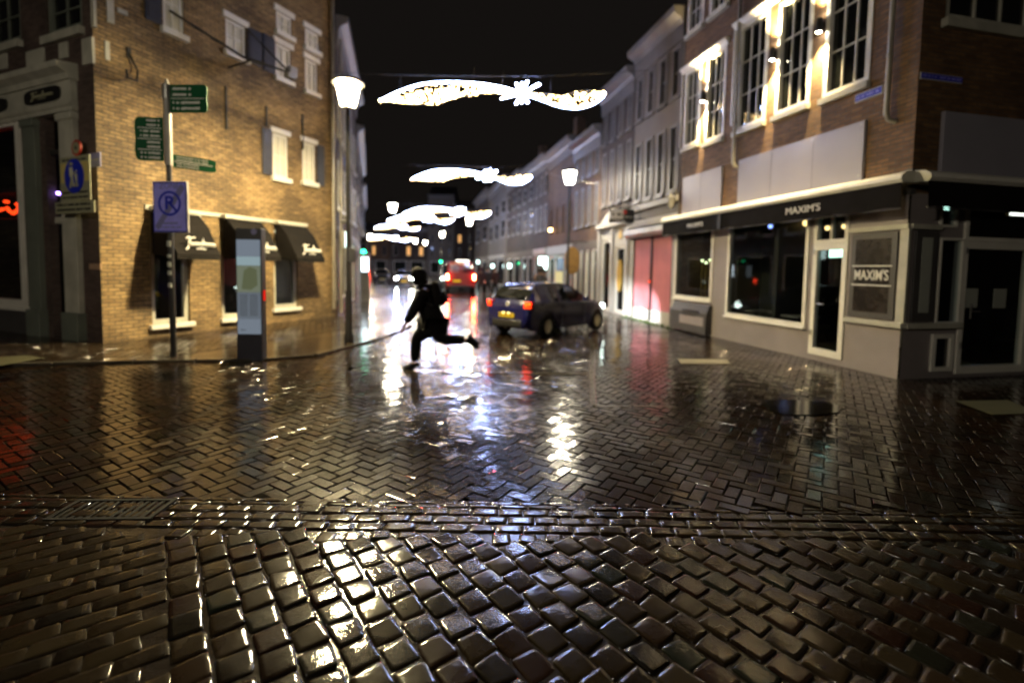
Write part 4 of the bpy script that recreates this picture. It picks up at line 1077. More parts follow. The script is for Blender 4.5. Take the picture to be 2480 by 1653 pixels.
# satellite-like wall lantern above the ledge
c_ = F.w(w-.16, -.18, rL[0]-.35)
t2 = thing('wall_lantern', 'old dark wall bracket lantern at the corner of the cream house', 'lantern', Frame(c_, F.d))
mb = MB(); mb.tube([c_+Vector((0, 0, .3)), c_+F.n*.17+Vector((0, 0, .45))], .02, 6); mb.build('lantern_arm', M['iron'], t2)
MB().lathe([(.03, -.2), (.09, -.12), (.12, .15), (.05, .22), (.01, .3)], c_, 8).build('lantern_head', M['polegrey'], t2)
# 2 dark brick house with white shop front and pediment
rU = (zc(1500, 330), zc(1500, 235)); rL = (zc(1495, 490), zc(1495, 355))
t, F, w = row_house(1, 'dark brick house with tall pale windows over a white pedimented shop front', 'house', zc(1450, 268), 'brick_dark', [rU, rL], 4, [(.12, .42, .1, 2.9, 'plaster_white', 'glass'), (.58, .86, .1, 2.6, 'plaster_white', 'dglass')], win=(.5, .9), gz=3.55)
mb = MB(); mb.box(F, .0, w, -.2, -.031, 3.4, 3.58, bev=.01); mb.plate(F, [(.1*w, 3.585), (.9*w, 3.585), (.5*w, 4.15)], -.14, -.02); mb.build('pediment', M['plaster_white'], t)
mb = MB()
for a in (.02, .46, .9): mb.box(F, a*w, a*w+.22, -.12, -.031, .05, 3.39, bev=.01)
build_split(mb, 'pilaster', M['plaster_white'], t)
mb = MB(); mb.plate(F, [(.72*w+.14*math.cos(k*.4189), 3.08+.2*math.sin(k*.4189)) for k in range(15)], -.06, -.032); mb.build('gilded_ornament', M['gold'], t)
mb = MB(); mb.plate(F, [(.72*w+.2*math.cos(k*.4189), 1.5+.62*math.sin(k*.4189)) for k in range(15)], -.06, -.001); mb.build('gilded_panel', M['gold'], t)
# 3 brick house with pale cornice
rU = (zc(1425, 428), zc(1425, 350)); rL = (zc(1425, 545), zc(1425, 450))
t, F, w = row_house(2, 'narrow brown brick house with broad pale cornice and pinkish pilasters below', 'house', zc(1386, 378), 'brick_orange', [rU, rL], 4, [(.1, .24, .1, 2.6, 'plaster'), (.32, .46, .1, 2.6, 'plaster'), (.55, .69, .1, 2.6, 'plaster'), (.77, .92, .1, 2.6, 'plaster')], win=(.55, .9), chim=2.6)
c_ = F.w(.62*w, -.75, 2.1)
t2 = thing('hanging_board', 'brown gilded wooden shop board hanging over the pavement beside pinkish pilasters', 'shop sign', Frame(F.w(.62*w, -.5, 1.9), F.d))
f2 = Frame(c_, F.n)
mb = MB(); mb.plate(f2, [(.42*math.cos(k*math.pi/10)*(.82), .62*math.copysign(abs(math.sin(k*math.pi/10))**.6, math.sin(k*math.pi/10))) for k in range(20)], -.04, .04); hb = mb.build('board', paint('brown_gilt_board', (.2, .11, .03), .4, var=.5, scale=8), t2)
mb = MB(); mb.tube([F.w(.62*w, 0, 2.95), F.w(.62*w, -1.1, 2.95)], .02, 6); mb.tube([F.w(.62*w, -.6, 2.95), F.w(.62*w, -.6, 2.78)], .01, 5); mb.tube([F.w(.62*w, -.9, 2.95), F.w(.62*w, -.9, 2.78)], .01, 5); mb.build('board_bracket', M['iron'], t2)
# 4 orange brick house, shop with blue panel
rU = (zc(1350, 460), zc(1350, 400)); rL = (zc(1350, 560), zc(1350, 500))
t, F, w = row_house(3, 'plain orange-brown brick house over a lit shop with a blue panel', 'house', zc(1326, 400), 'brick_orange', [(rL[0], rL[1])], 4, [(.08, .3, .3, 2.4, 'plaster_white', 'glass'), (.36, .7, .3, 2.4, 'plaster_white', 'bluepanel'), (.78, .94, .1, 2.4, 'plaster_white', 'glass')], win=(.3, .9), frame='brick_orange')
mb = MB(); mb.box(F, .05*w, .95*w, -.16, -.031, 2.55, 2.95, bev=.02); build_split(mb, 'shop_fascia', glow('lit_shop_fascia', (.85, .8, .82), .55), t)
mb = MB(); mb.box(F, .38*w, .68*w, -.035, -.02, .95, 1.6); mb.build('poster', glow('lit_yellow_poster', (.85, .72, .35), .9), t)
r_ = F.rect((1295, 597), (1312, 632), -.6)
c_ = F.w(.2*w, -.5, 1.75)
t2 = thing('lightbox_sign', 'glowing white-green upright light box sign sticking out of the blue-panelled shop', 'light box', Frame(c_, F.d))
f2 = Frame(F.w(.2*w, -.25, 0), -F.n); mb = MB(); mb.box(f2, .0, .6, -.06, .06, 1.65, 2.45, bev=.02); mb.build('light_case', M['steel'], t2)
mb = MB(); mb.box(f2, .05, .55, -.068, -.061, 1.7, 2.4); mb.box(f2, .05, .55, .061, .068, 1.7, 2.4); mb.build('light_face', M['litwhite'], t2)
mb = MB(); mb.tube([F.w(.2*w, 0, 2.2), F.w(.2*w, -.26, 2.2)], .02, 6); mb.build('bracket', M['iron'], t2)
for u_, lab_ in ((1250, 'small lit light box sign far along the right row'), (1206, 'smaller lit light box sign above the dark pedestrians'), (1168, 'farthest lit light box sign beside the red van roof')):
    p_ = R1 + ROW*row_at(u_); o_ = copy_tree(t2); o_.location = (p_.x-.5, p_.y, 1.75 + (.5 if u_ < 1200 else 0)); o_.scale = (.5,)*3; tag(o_, lab_, group='lit light box signs along the right row')
c_ = F.on(1333, 557, -.3); c_ = F.w(c_[0], -.3, c_[1])
t2 = thing('warm_lantern', 'warm orange lit wall lantern on the orange-brown brick house', 'lantern', Frame(c_, F.d))
MB().ico(c_, .1, 2).build('bulb', M['warmlamp'], t2, 60); MB().lathe([(.14, .08), (.1, .16), (.02, .24)], c_, 10).build('lantern_cap', M['black'], t2); mb = MB(); mb.tube([c_+Vector((0, 0, .2)), c_+F.n*.3+Vector((0, 0, .2))], .015, 6); mb.build('lantern_arm', M['iron'], t2)
# further houses, smaller in the picture
far_specs = [
 ('brown brick house with white framed window pairs and pale cornice', 'brick_dark', 418, (430, 475), (500, 560), 3),
 ('dark gabled brick house with slim pale windows', 'brick_dark', 440, (455, 490), (510, 565), 2),
 ('grey-brown house with a pale cornice beside the dark gabled house', 'brick_dark', 458, (470, 508), (525, 570), 3),
 ('dim greenish plaster house far along the street', 'plaster', 480, (495, 525), (540, 580), 3),
 ('last dim brick house on the right before the street bends', 'brick_dark', 500, (512, 535), (550, 585), 2)]
us = (1326, 1292, 1262, 1226, 1182, 1150)
for k, (lab, wall, vh, a, b, cols) in enumerate(far_specs):
    um = (us[k]+us[k+1])/2
    t, F, w = row_house(4+k, lab, 'house', zc(us[k+1], vh), wall, [(zc(um, a[1]), zc(um, a[0])), (zc(um, b[1]), zc(um, b[0]))], cols, [(.1, .45, .3, 2.5, 'plaster', 'glass'), (.55, .9, .1, 2.5, 'plaster', 'dglass')], win=(.5, .9), chim=3.2 if k in (0, 2) else 0, gm='dglass')
    if k in (1, 2, 4):
        mb = MB(); mb.box(F, .14*w, .4*w, 1.0, 1.05, .6+.2*k, 2.3); mb.build('lit_display', glow('row_display_%d' % k, ((1, .8, .5), (.8, .95, 1), (1, .6, .3))[k % 3], .6), t)
    if k in (0, 3):
        mb = MB(); mb.box(F, .08*w, .92*w, -.12, -.031, 2.6, 2.95, bev=.02); build_split(mb, 'shop_fascia', M['signboard'], t)
        mb = MB(); mb.box(F, .12*w, .44*w, 1.2, 1.25, .5, 2.4); mb.build('lit_display', glow('shop_display_%d' % k, (1, .9, .65), .45), t)

# left side of the street
dk0 = L1 + FL.d*.06; dk1 = D(862, 700, 23.5)
FDk = Frame((dk0.x, dk0.y), (dk1.x-dk0.x, dk1.y-dk0.y)); wdk = (Vector((dk1.x, dk1.y))-dk0.xy).length
t, _, _ = row_house(9, 'dark brick house squeezed between the corner building and the street mouth', 'house', 9.2, 'brick_dark', [(3.6, 5.2), (6.0, 7.6)], 4, [(.1, .45, .5, 2.6, 'greydark', 'dglass'), (.55, .9, .1, 2.6, 'greydark', 'dglass')], frame='white_dirty', Fx=FDk, wid=wdk)
for s_ in (.06, .5):
    mb = MB(); mb.tube([FDk.w(wdk*s_, -.1, .1), FDk.w(wdk*s_, -.1, 9.1)], .05, 8); mb.build('rain_pipe', M['pipe'], t)
a = FDk.on(834, 580, -.15)  # glowing box for a bright white-green spot of unknown origin
t = thing('lit_wall_box', 'small glowing white-green box on the dark house behind the lamp post', 'light box', Frame(FDk.w(a[0], -.15, a[1]-.3), FDk.d))
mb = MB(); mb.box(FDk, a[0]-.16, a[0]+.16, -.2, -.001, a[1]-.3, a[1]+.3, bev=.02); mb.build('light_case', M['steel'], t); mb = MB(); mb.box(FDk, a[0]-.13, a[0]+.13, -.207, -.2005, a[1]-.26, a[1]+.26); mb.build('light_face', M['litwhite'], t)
P0 = Vector((dk1.x-.15, 24.0, 0)); LD = Vector((-.3, 1, 0)).normalized()
for k, (s0, s1, h_, wall) in enumerate(((0, 9, 8.2, 'brick_dark'), (9, 20, 9.5, 'brick_dark'), (20, 34, 8.6, 'brick_dark'), (34, 52, 10.2, 'brick_dark'))):
    row_house(9, ('dark brick house on the left just past the traffic light', 'dark brick house with one orange window along the left side', 'low dark brick house far on the left side', 'tall dark brick house at the far left end')[k], 'house', h_, wall, [(3.6, 5.0), (5.8, 7.2)], 3, [(.1, .45, .5, 2.6, 'greydark', 'dglass'), (.55, .9, .1, 2.6, 'greydark', 'dglass')], Fx=Frame(P0 + LD*s0, LD), wid=s1-s0-.05, lit=(1, ) if k == 1 else ())
# the far end of the street
for k, (u0, u1, v, lab, wall, lit) in enumerate(((868, 944, 560, 'distant brick house with warm orange lit windows at the end of the street', 'brick_orange', (0, 1, 4)), (944, 1036, 548, 'distant brown house with some orange windows closing the street view', 'brick_dark', (1, 2, 7)), (1036, 1100, 470, 'tall pale distant house with twin top windows behind the van', 'plaster', ()), (1100, 1176, 505, 'distant dark house at the right end of the street view', 'brick_dark', (3,)))):
    d_ = 92; a = D(u0, 650, d_); b = D(u1, 650, d_); z = D(u0, v, d_).z
    row_house(9, lab, 'house', z-.5, wall, [(3.8, 5.6), (6.4, 8.0)] + ([(9, 11)] if z > 13 else []), 3, [(.1, .45, .5, 2.8, 'plaster', 'glass'), (.55, .9, .1, 2.8, 'plaster', 'glass')], Fx=Frame((a.x, d_), (1, 0)), wid=(b-a).length-.1, lit=lit, win=(.35, .9))

# moss along the foot of the cream house
mb = MB(); rm = random.Random(4)
for k in range(160):
    s_ = rm.uniform(0, 3.4); p = R1 + ROW*s_ - Frame(R1, -ROW).n*(rm.uniform(.05, .26)); 
    h_ = rm.uniform(.03, .09); a = rm.uniform(0, 6.28); e = Vector((math.cos(a), math.sin(a), 0))*.025
    mb.add([p-e, p+e, p+e*.3+Vector((e.y, e.x, h_))], [(0, 1, 2)])
tag(mb.build('moss', M['moss']), 'green moss and weeds along the foot of the cream house', 'moss', kind='stuff')

# ------------------------------------------------------------------ street lamps
def lantern_post(name, zl, sc, mat, label, group='street lamps along the street', lens=None):
    t = thing(name, label, 'street lamp', None, group)
    MB().lathe([(.11, 0), (.11, .12), (.075, .2), (.07, 1.1), (.055, 1.15), (.045, zl-.35), (.04, zl-.3)], (0, 0, 0), 14).build('pole', M['iron'], t, 40)
    MB().lathe([(.04, zl-.3), (.1, zl-.26), (.13, zl-.22*sc), (.06, zl-.2*sc)], (0, 0, 0), 14).build('collar', M['polegrey'], t, 40)
    MB().lathe([(.11*sc, zl-.2*sc), (.13*sc, zl-.17*sc), (.2*sc, zl+.16*sc), (.2*sc, zl+.17*sc)], (0, 0, 0), 16).build('lantern_glass', mat, t, 40)
    if lens: MB().lathe([(.17*sc, zl+.145*sc), (.17*sc, zl+.15*sc)], (0, 0, 0), 14).build('reflector', lens, t)
    MB().lathe([(.27*sc, zl+.172*sc), (.275*sc, zl+.2*sc), (.2*sc, zl+.25*sc), (.05, zl+.29*sc), (.02, zl+.33*sc)], (0, 0, 0), 16).build('lantern_cap', M['iron'], t, 40)
    return t
b = G(845, 830); zl = D(851, 233, b.y).z
lp1 = lantern_post('street_lamp', zl, 1.25, M['lamp'], 'tall near street lamp with dazzling lantern at the corner of the yellow brick building', lens=M['lens'])
put(lp1, (b.x, b.y, .03)); ROOTM[lp1.name] = Matrix.Identity(4)
mb = MB(); mb.box(WORLD, -.16, .05, -.03, .03, D(851, 541, b.y).z-.05, D(851, 541, b.y).z+.05, bev=.01); mb.box(WORLD, -.05, .16, -.05, .05, 1.75, 2.05, bev=.02); build_split(mb, 'post_fitting', M['polegrey'], lp1)
far_l = lantern_post('street_lamp', 5.4, 1.25, M['lampfar'], 'x', lens=M['lensfar'])
ROOTM[far_l.name] = Matrix.Identity(4)
spots = []
for u, v, lab in ((1380, 430, 'street lamp with tapered lantern on the right in front of the brown brick house'), (951, 503, 'street lamp glowing left above the runner'), (1137, 537, 'distant lamp right under the third festive garland'), (1071, 568, 'distant lamp above the red van'), (1030, 588, 'farther small lamp left of the van roof'), (897, 573, 'distant lamp at the left end of the farthest garland'), (1006, 584, 'tiny lamp at the right end of the farthest garland')):
    r = ray(u, v); k = (5.4-CAMH)/r.z; spots.append((r.x*k, r.y*k, lab))
for k, (x, y, lab) in enumerate(spots):
    if y > 88: y_ = 85.0; x = x*y_/y; y = y_
    o = far_l if k == 0 else copy_tree(far_l)
    put(o, (x, y, 0), 0, lab)
# span wires by the lamps
def wire(name, label, pts, r=.008):
    t = thing(name, label, 'wire', Frame(pts[0], (1, 0)))
    mb = MB(); P = []
    for a, c in zip(pts, pts[1:]):
        a, c = Vector(a), Vector(c)
        for k in range(8): q = a.lerp(c, k/8); P.append(q - Vector((0, 0, .12*math.sin(math.pi*k/8))))
    P.append(Vector(pts[-1])); mb.tube(P, r, 5); mb.build('cable', M['pipe'], t)
    mb = MB()
    for p in (pts[0], pts[-1]): mb.ico(p, .03, 1)
    mb.build('wall_eye', M['iron'], t)
wire('span_wire', 'thin span wire sloping past the lantern of the right-hand street lamp', [D(1300, 407, 26), D(1455, 447, 18.6)])
# lit advertising pillar and traffic lights
def traffic_light(label):
    t = thing('traffic_light', label, 'traffic light', None, 'green traffic lights')
    MB().lathe([(.06, 0), (.06, 2.15), (.05, 3.1)], (0, .14, 0), 10).build('pole', M['iron'], t, 40)
    mb = MB(); mb.box(WORLD, -.15, .15, -.06, .09, 2.2, 3.1, bev=.03); h = mb.build('signal_head', M['black'], t)
    for k, z in enumerate((2.95, 2.66, 2.37)):
        MB().lathe([(.1, -.075), (.1, -.06)], (0, 0, z), 16, 'Y').build('lens', (M['green'] if k == 2 else M['dglass']), h)
        mb = MB()
        for q in range(9):
            a0 = math.pi*q/8; a1 = math.pi*(q+1)/8
            if q < 8: mb.add([(.115*math.cos(a0), -.06, z+.115*math.sin(a0)), (.115*math.cos(a1), -.06, z+.115*math.sin(a1)), (.115*math.cos(a1), -.2, z+.115*math.sin(a1)), (.115*math.cos(a0), -.2, z+.115*math.sin(a0))], [(0, 1, 2, 3)])
        mb.build('visor', M['black'], h)
    return t
tl = traffic_light('nearer green traffic light on the left edge of the street')
p = D(882, 603, 23.0); put(tl, (p.x, 23.0, p.z-2.4))
tl.location.z = 0
tl2 = copy_tree(tl); p = D(1068, 620, 58); put(tl2, (p.x, 58, 0), 0, 'distant green traffic light left of the red van')
p = D(882, 640, 22.6)
t = thing('advertising_pillar', 'bright white-blue lit advertising pillar under the left green traffic light', 'advertising pillar', Frame((p.x, 22.6), (1, 0)))
f_ = Frame((p.x+.06, 22.6), (1, 0)); mb = MB(); mb.box(f_, -.2, .2, -.08, .08, 0, 2.3, bev=.02); mb.build('pillar_body', M['steel'], t); mb = MB(); mb.box(f_, -.15, .15, -.09, -.081, 1.45, 2.1); mb.build('lit_face', glow('cool_lit_panel', (.75, .9, 1), 8), t)

# ------------------------------------------------------------------ festive garlands over the street
def garland(label):
    t = thing('light_garland', label, 'festive lights', None, 'festive light garlands over the street')
    K = 7.25/1865
    q = lambda a, b, dy=0: Vector(((a-1560)*K, dy, (420-b)*K))
    def smooth(pts, n=6):
        out = []
        for i in range(len(pts)-1):
            p0 = pts[max(i-1, 0)]; p1 = pts[i]; p2 = pts[i+1]; p3 = pts[min(i+2, len(pts)-1)]
            for k in range(n):
                s_ = k/n; out.append(.5*((2*p1)+(p2-p0)*s_+(2*p0-5*p1+4*p2-p3)*s_*s_+(3*p1-p0-3*p2+p3)*s_**3))
        return out+[pts[-1]]
    top = smooth([q(380, 487), q(540, 412), q(740, 352), q(960, 335), q(1200, 345), q(1400, 375), q(1550, 422)])
    low = smooth([q(380, 492), q(560, 508), q(700, 514), q(860, 516), q(950, 480), q(1100, 442), q(1250, 418), q(1400, 418), q(1550, 428)])
    rlow = smooth([q(1570, 425), q(1700, 465), q(1860, 520), q(2000, 538), q(2120, 515), q(2220, 450), q(2240, 410)])
    rtop = smooth([q(1570, 420), q(1760, 425), q(1880, 438), q(1960, 420), q(2060, 397), q(2160, 402), q(2238, 409)])
    MB().tube(top, .018, 6).build('upper_tube', M['led'], t); MB().tube(rlow, .018, 6).build('lower_tube', M['led'], t)
    mb = MB(); mb.tube(low, .012, 5); mb.tube(rtop, .012, 5); mb.build('frame_rod', M['polegrey'], t)
    rb = random.Random(3); mb = MB()
    def region(A, B, n):
        for k in range(n):
            s_ = rb.random()**.9; a = A[int(s_*(len(A)-1))]; b = B[int(s_*(len(B)-1))]; f = rb.random()**.7
            p = a.lerp(b, f) + Vector((rb.gauss(0, .02), rb.gauss(0, .05), rb.gauss(0, .01))); mb.ico(p, rb.uniform(.013, .022), 1) if False else mb.add([p+Vector(v)*rb.uniform(.010, .018) for v in ((1, 0, 0), (-1, 0, 0), (0, 1, 0), (0, -1, 0), (0, 0, 1), (0, 0, -1))], [(0, 2, 4), (2, 1, 4), (1, 3, 4), (3, 0, 4), (2, 0, 5), (1, 2, 5), (3, 1, 5), (0, 3, 5)])
    region(top, low, 470); region(rtop, rlow, 180)
    tag(mb.build('light_net', M['bead'], t), kind='stuff')
    st = MB(); c = q(1560, 422)
    for k, (a, b) in enumerate(((1702, 345), (1605, 322), (1512, 342), (1440, 385), (1390, 465), (1512, 508), (1560, 500), (1612, 498), (1650, 440), (1560, 335), (1470, 430), (1640, 380))):
        st.tube([c, q(a, b)], [.019, .019], 6)
    st.ico(c, .07, 2, (1, .4, 1)); st.build('star', M['ledstar'], t)
    mb = MB()
    for a, b in ((545, 412), (1150, 342), (1395, 372), (1790, 425)): mb.tube([q(a, b), q(a+10, b-130)], .008, 4)
    mb.tube([q(-180, 255), q(500, 280), q(1000, 285), q(1700, 285), q(2600, 230)], .008, 4); build_split(mb, 'support_wire', M['iron'], t)
    return t
gl = garland('x')
glabs = ('largest and nearest festive light garland with a star, above the street', 'second festive garland, below the nearest one and above the van', 'third festive garland, beside the lamp left above the runner', 'fourth festive garland, overlapped by the third', 'fifth small festive garland right of the left street lamp top', 'farthest festive garland low over the end of the street')
for k, (u, v, d_) in enumerate(((1264, 226, 15.2), (1181, 426, 28.5), (1110, 513, 40), (1040, 530, 53), (976, 550, 66), (955, 577, 80))):
    o = gl if k == 0 else copy_tree(gl)
    put(o, D(u, v, d_), R(-1.5) if k == 0 else 0, glabs[k], [.965, .97, 1.0, 1.0, .85, 1.05][k])

# ------------------------------------------------------------------ vehicles
def lerp_tab(t, x):
    if x <= t[0][0]: return t[0][1]
    for (a, p), (b, q) in zip(t, t[1:]):
        if x <= b: return p + (q-p)*(x-a)/(b-a)
    return t[-1][1]
def vehicle(name, label, cat, paintm, top, hw, belt, roofin, axles, wr, track, glass_fn, sill=.2, step=.06, group=None):
    """lofted shell; local x forward, y left, z up, origin on the ground under the rear axle"""
    t = thing(name, label, cat, None, group)
    x0, x1 = top[0][0], top[-1][0]
    xs = sorted({round(x0 + (x1-x0)*k/int((x1-x0)/step), 4) for k in range(int((x1-x0)/step)+1)} | {x for x, _ in top} | {x for x, _ in hw})
    secs = []
    for x in xs:
        tp, w, bl = lerp_tab(top, x), lerp_tab(hw, x), min(lerp_tab(belt, x), lerp_tab(top, x)-.035)
        zs = sill + (.12 if x < x0+.12 else 0) + (.06 if x > x1-.15 else 0); za = zs
        for ax in axles:
            if abs(x-ax) < wr*1.16: za = max(za, wr*.95 + math.sqrt(max((wr*1.16)**2-(x-ax)**2, 0)))
        g_ = max(0, min(1, (tp-bl)/.5)); rw = w*.95 - roofin*g_
        z3 = max((za+bl)/2 if za > zs else zs+(bl-zs)*.5, za+.02)
        z3 = min(z3, bl-.01)
        za_ = za > zs
        secs.append([(0, za if za_ else sill+.05), ((w*.6 if za_ else w*.80), za if za_ else sill+.05), (w*.985 if za > zs else w*.955, min(za, bl-.03)), (w, z3), (w*.985, bl), (w*.955, bl+.02*g_+.005), (rw+.012, max(tp-.09*g_-.02, bl+.022)), (rw*.94, tp-.022), (rw*.55, tp-.004), (0, tp)])
    n = len(secs[0]); body = MB(); gl_ = {}
    for i in range(len(xs)-1):
        A, B = secs[i], secs[i+1]
        for s_ in (1, -1):
            for k in range(n-1):
                p = [(xs[i], A[k][0]*s_, A[k][1]), (xs[i+1], B[k][0]*s_, B[k][1]), (xs[i+1], B[k+1][0]*s_, B[k+1][1]), (xs[i], A[k+1][0]*s_, A[k+1][1])]
                gname = glass_fn((xs[i]+xs[i+1])/2, k)
                m = body if not gname else gl_.setdefault((gname, s_ if gname.startswith('side') else 0), MB())
                m.add(p, [(0, 1, 2, 3)])
    for j, i in ((0, 0), (-1, -1)):
        x = xs[i]; A = secs[i]; body.add([(x, y, z) for y, z in A] + [(x, -y, z) for y, z in A[::-1][1:-1]], [tuple(range(2*n-2))])
    bm = bmesh.new(); b_ = body.build('body', paintm, t); bm.from_mesh(b_.data); bmesh.ops.remove_doubles(bm, verts=bm.verts[:], dist=.0005); bmesh.ops.recalc_face_normals(bm, faces=bm.faces[:]); bm.to_mesh(b_.data); bm.free()
    for p in b_.data.polygons: p.use_smooth = True
    b_.data.set_sharp_from_angle(angle=R(38))
    for (gname, s_), m in gl_.items():
        o = m.build({'side_a': 'side_window', 'side_b': 'side_window', 'screen': 'windscreen', 'rear': 'rear_window'}[gname], M['carglass'], t)
        bm = bmesh.new(); bm.from_mesh(o.data); bmesh.ops.remove_doubles(bm, verts=bm.verts[:], dist=.0005); bm.to_mesh(o.data); bm.free()
        for p in o.data.polygons: p.use_smooth = True
    for ax in axles:
        for s_ in (1, -1):
            yo = track*s_; e = bpy.data.objects.new('wheel', None); COL.objects.link(e); e.parent = t; e.empty_display_size = .1
            m = MB(); c = (ax, yo, wr); r = wr
            m.lathe([(r*.62, -.1), (r*.93, -.1), (r, -.07), (r, .07), (r*.93, .1), (r*.62, .1), (r*.62, -.1)], c, 32, 'Y', caps=False); m.build('tyre', M['rubber'], e, 40)
            m = MB(); m.lathe([(r*.63, -.06), (r*.63, .06), (r*.57, .075), (r*.55, .03), (r*.2, .015*s_+.02), (.02, .03)] if s_ > 0 else [(r*.63, .06), (r*.63, -.06), (r*.57, -.075), (r*.55, -.03), (r*.2, -.035), (.02, -.03)], c, 32, 'Y')
            for k in range(10):
                a = 2*math.pi*k/10 + (.16 if k % 2 else -.16); d = Vector((math.cos(a), 0, math.sin(a))); e2 = Vector((-d.z, 0, d.x))*.016
                cc = Vector(c); yy = Vector((0, s_, 0))
                p0, p1 = cc+d*r*.12, cc+d*r*.58
                m.add([p0-e2+yy*.03, p0+e2+yy*.03, p1+e2+yy*.05, p1-e2+yy*.05, p0-e2+yy*.068, p0+e2+yy*.068, p1+e2+yy*.075, p1-e2+yy*.075], [(0, 3, 2, 1), (4, 5, 6, 7), (0, 1, 5, 4), (1, 2, 6, 5), (2, 3, 7, 6), (3, 0, 4, 7)])
            m.build('rim', M['rim'], e, 40)
    return t
def blob(root, name, mat, c, half, rz=0, ry=0, bev=.02, parent=None):
    mb = MB(); mb.box(WORLD, -half[0], half[0], -half[1], half[1], -half[2], half[2], bev=min(bev, min(half)*.8))
    m_ = Matrix.Translation(c) @ Matrix.Rotation(rz, 4, 'Z') @ Matrix.Rotation(ry, 4, 'Y')
    mb.v = [m_ @ v for v in mb.v]; return mb.build(name, mat, parent or root, 50)
HT = [(-.74, .50), (-.725, .70), (-.69, .90), (-.63, .99), (-.52, 1.13), (-.40, 1.28), (-.28, 1.375), (-.1, 1.415), (.2, 1.445), (.6, 1.455), (.95, 1.445), (1.25, 1.405), (1.5, 1.31), (1.8, 1.15), (2.1, 1.0), (2.22, .955), (2.55, .91), (2.85, .84), (3.03, .75), (3.14, .62), (3.2, .46)]
HWT = [(-.74, .60), (-.71, .68), (-.62, .755), (-.45, .81), (-.2, .835), (.5, .842), (2.0, .84), (2.55, .83), (2.85, .775), (3.03, .69), (3.14, .57), (3.2, .44)]
def hatch_glass(x, k):
    if k == 5 and .02 < x < .56: return 'side_a'
    if k == 5 and .64 < x < 1.78: return 'side_b'
    if k in (7, 8) and -.6 < x < -.33: return 'rear'
    if k in (7, 8) and 1.36 < x < 2.1: return 'screen'
    return None
def hatch(name, label, paintm, group=None):
    t = vehicle(name, label, 'car', paintm, HT, HWT, [(-.74, .6), (-.6, .93), (.3, .925), (1.5, .90), (2.2, .87), (3.2, .6)], .235, (0, 2.47), .305, .735, hatch_glass, .22, group=group)
    for s_ in (1, -1):
        blob(t, 'mirror', paintm, (1.62, .93*s_, .99), (.06, .1, .07), bev=.04)
        mb = MB(); mb.tube([(.62, .845*s_, .80), (.8, .86*s_, .80)], .014, 6); mb.build('door_handle', paintm, t)
    for s_ in (1, -1):   # door shut lines as thin grooves standing proud by a hair
        mb = MB()
        for x in (.62, 1.72): mb.box(WORLD, x-.005, x+.005, (.838 if s_ > 0 else -.846), (.846 if s_ > 0 else -.838), .3, .9)
        mb.build('door_seam', M['black'], t)
    blob(t, 'bumper_insert', M['black'], (-.735, 0, .38), (.02, .5, .1), bev=.015)
    return t
car = hatch('hatchback_car', 'dark blue hatchback turning right with glowing red tail lights and lit yellow number plate', M['carblue'])
for s_ in (1, -1):
    c = (-.625, .66*s_, .88); rz = -s_*.35
    tlg = blob(car, 'tail_light', paint('tail_lens_%d' % s_, (.25, .01, .005), .15), c, (.07, .125, .105), rz, -.12, .03)
    n_ = Matrix.Rotation(rz, 4, 'Z')
    for dy, dz, hy, hz, mm in ((.03*s_, .035, .04, .038, 'tailhot'), (-.02*s_, -.055, .1, .022, 'tail'), (-.06*s_, .02, .03, .045, 'tailhot')):
        o_ = n_ @ Vector((-.068, dy, dz)); blob(car, 'lit_lens', M[mm], (c[0]+o_.x, c[1]+o_.y, c[2]+o_.z), (.012, hy, hz), rz, -.12, .01, parent=tlg)
    blob(car, 'headlight', M['headcar'], (2.99, .62*s_, .70), (.1, .1, .06), -s_*.5, .5, .04)
    o_ = spot('headlight_beam', (3.14, .58*s_, .62), (0, 0, 0), (.93, .98, 1), 1300, 50, .6, .05, car)
    o_.rotation_euler = (R(81), 0, R(-90))
pl = blob(car, 'number_plate', M['platelit'], (-.755, 0, .60), (.008, .26, .055), bev=.004)
for k in (-.09, .09): blob(car, 'plate_lamp', M['platelamp'], (-.765, k, .655), (.01, .035, .014), bev=.005, parent=pl)
mb = MB(); rr = random.Random(8)
for k in range(8):
    y = -.21+.06*k; mb.box(WORLD, -.766, -.7635, y, y+(.034 if k not in (2, 5) else .02), .575 if k not in (2, 5) else .595, .625 if k not in (2, 5) else .605)
mb.build('plate_lettering', M['black'], pl)
mb = MB(); mb.lathe([(.05, -.69), (.062, -.712), (.05, -.72), (.04, -.712)], (0, 0, .885), 20, 'X'); mb.lathe([(.018, -.69), (.018, -.715)], (0, 0, .885), 8, 'X'); mb.build('badge', M['steel'], car, 40)
mb = MB(); mb.tube([(-.56, .3, 1.09), (-.60, -.12, 1.05)], .008, 5); mb.build('rear_wiper', M['black'], car)
ctr = G(1322, 818); hd = Vector((math.sin(R(41)), math.cos(R(41)))); lf = Vector((-hd.y, hd.x))
pos = Vector((ctr.x, ctr.y)) + lf*.74
put(car, (pos.x+.03, pos.y, 0), math.atan2(hd.y, hd.x), scale=.94)
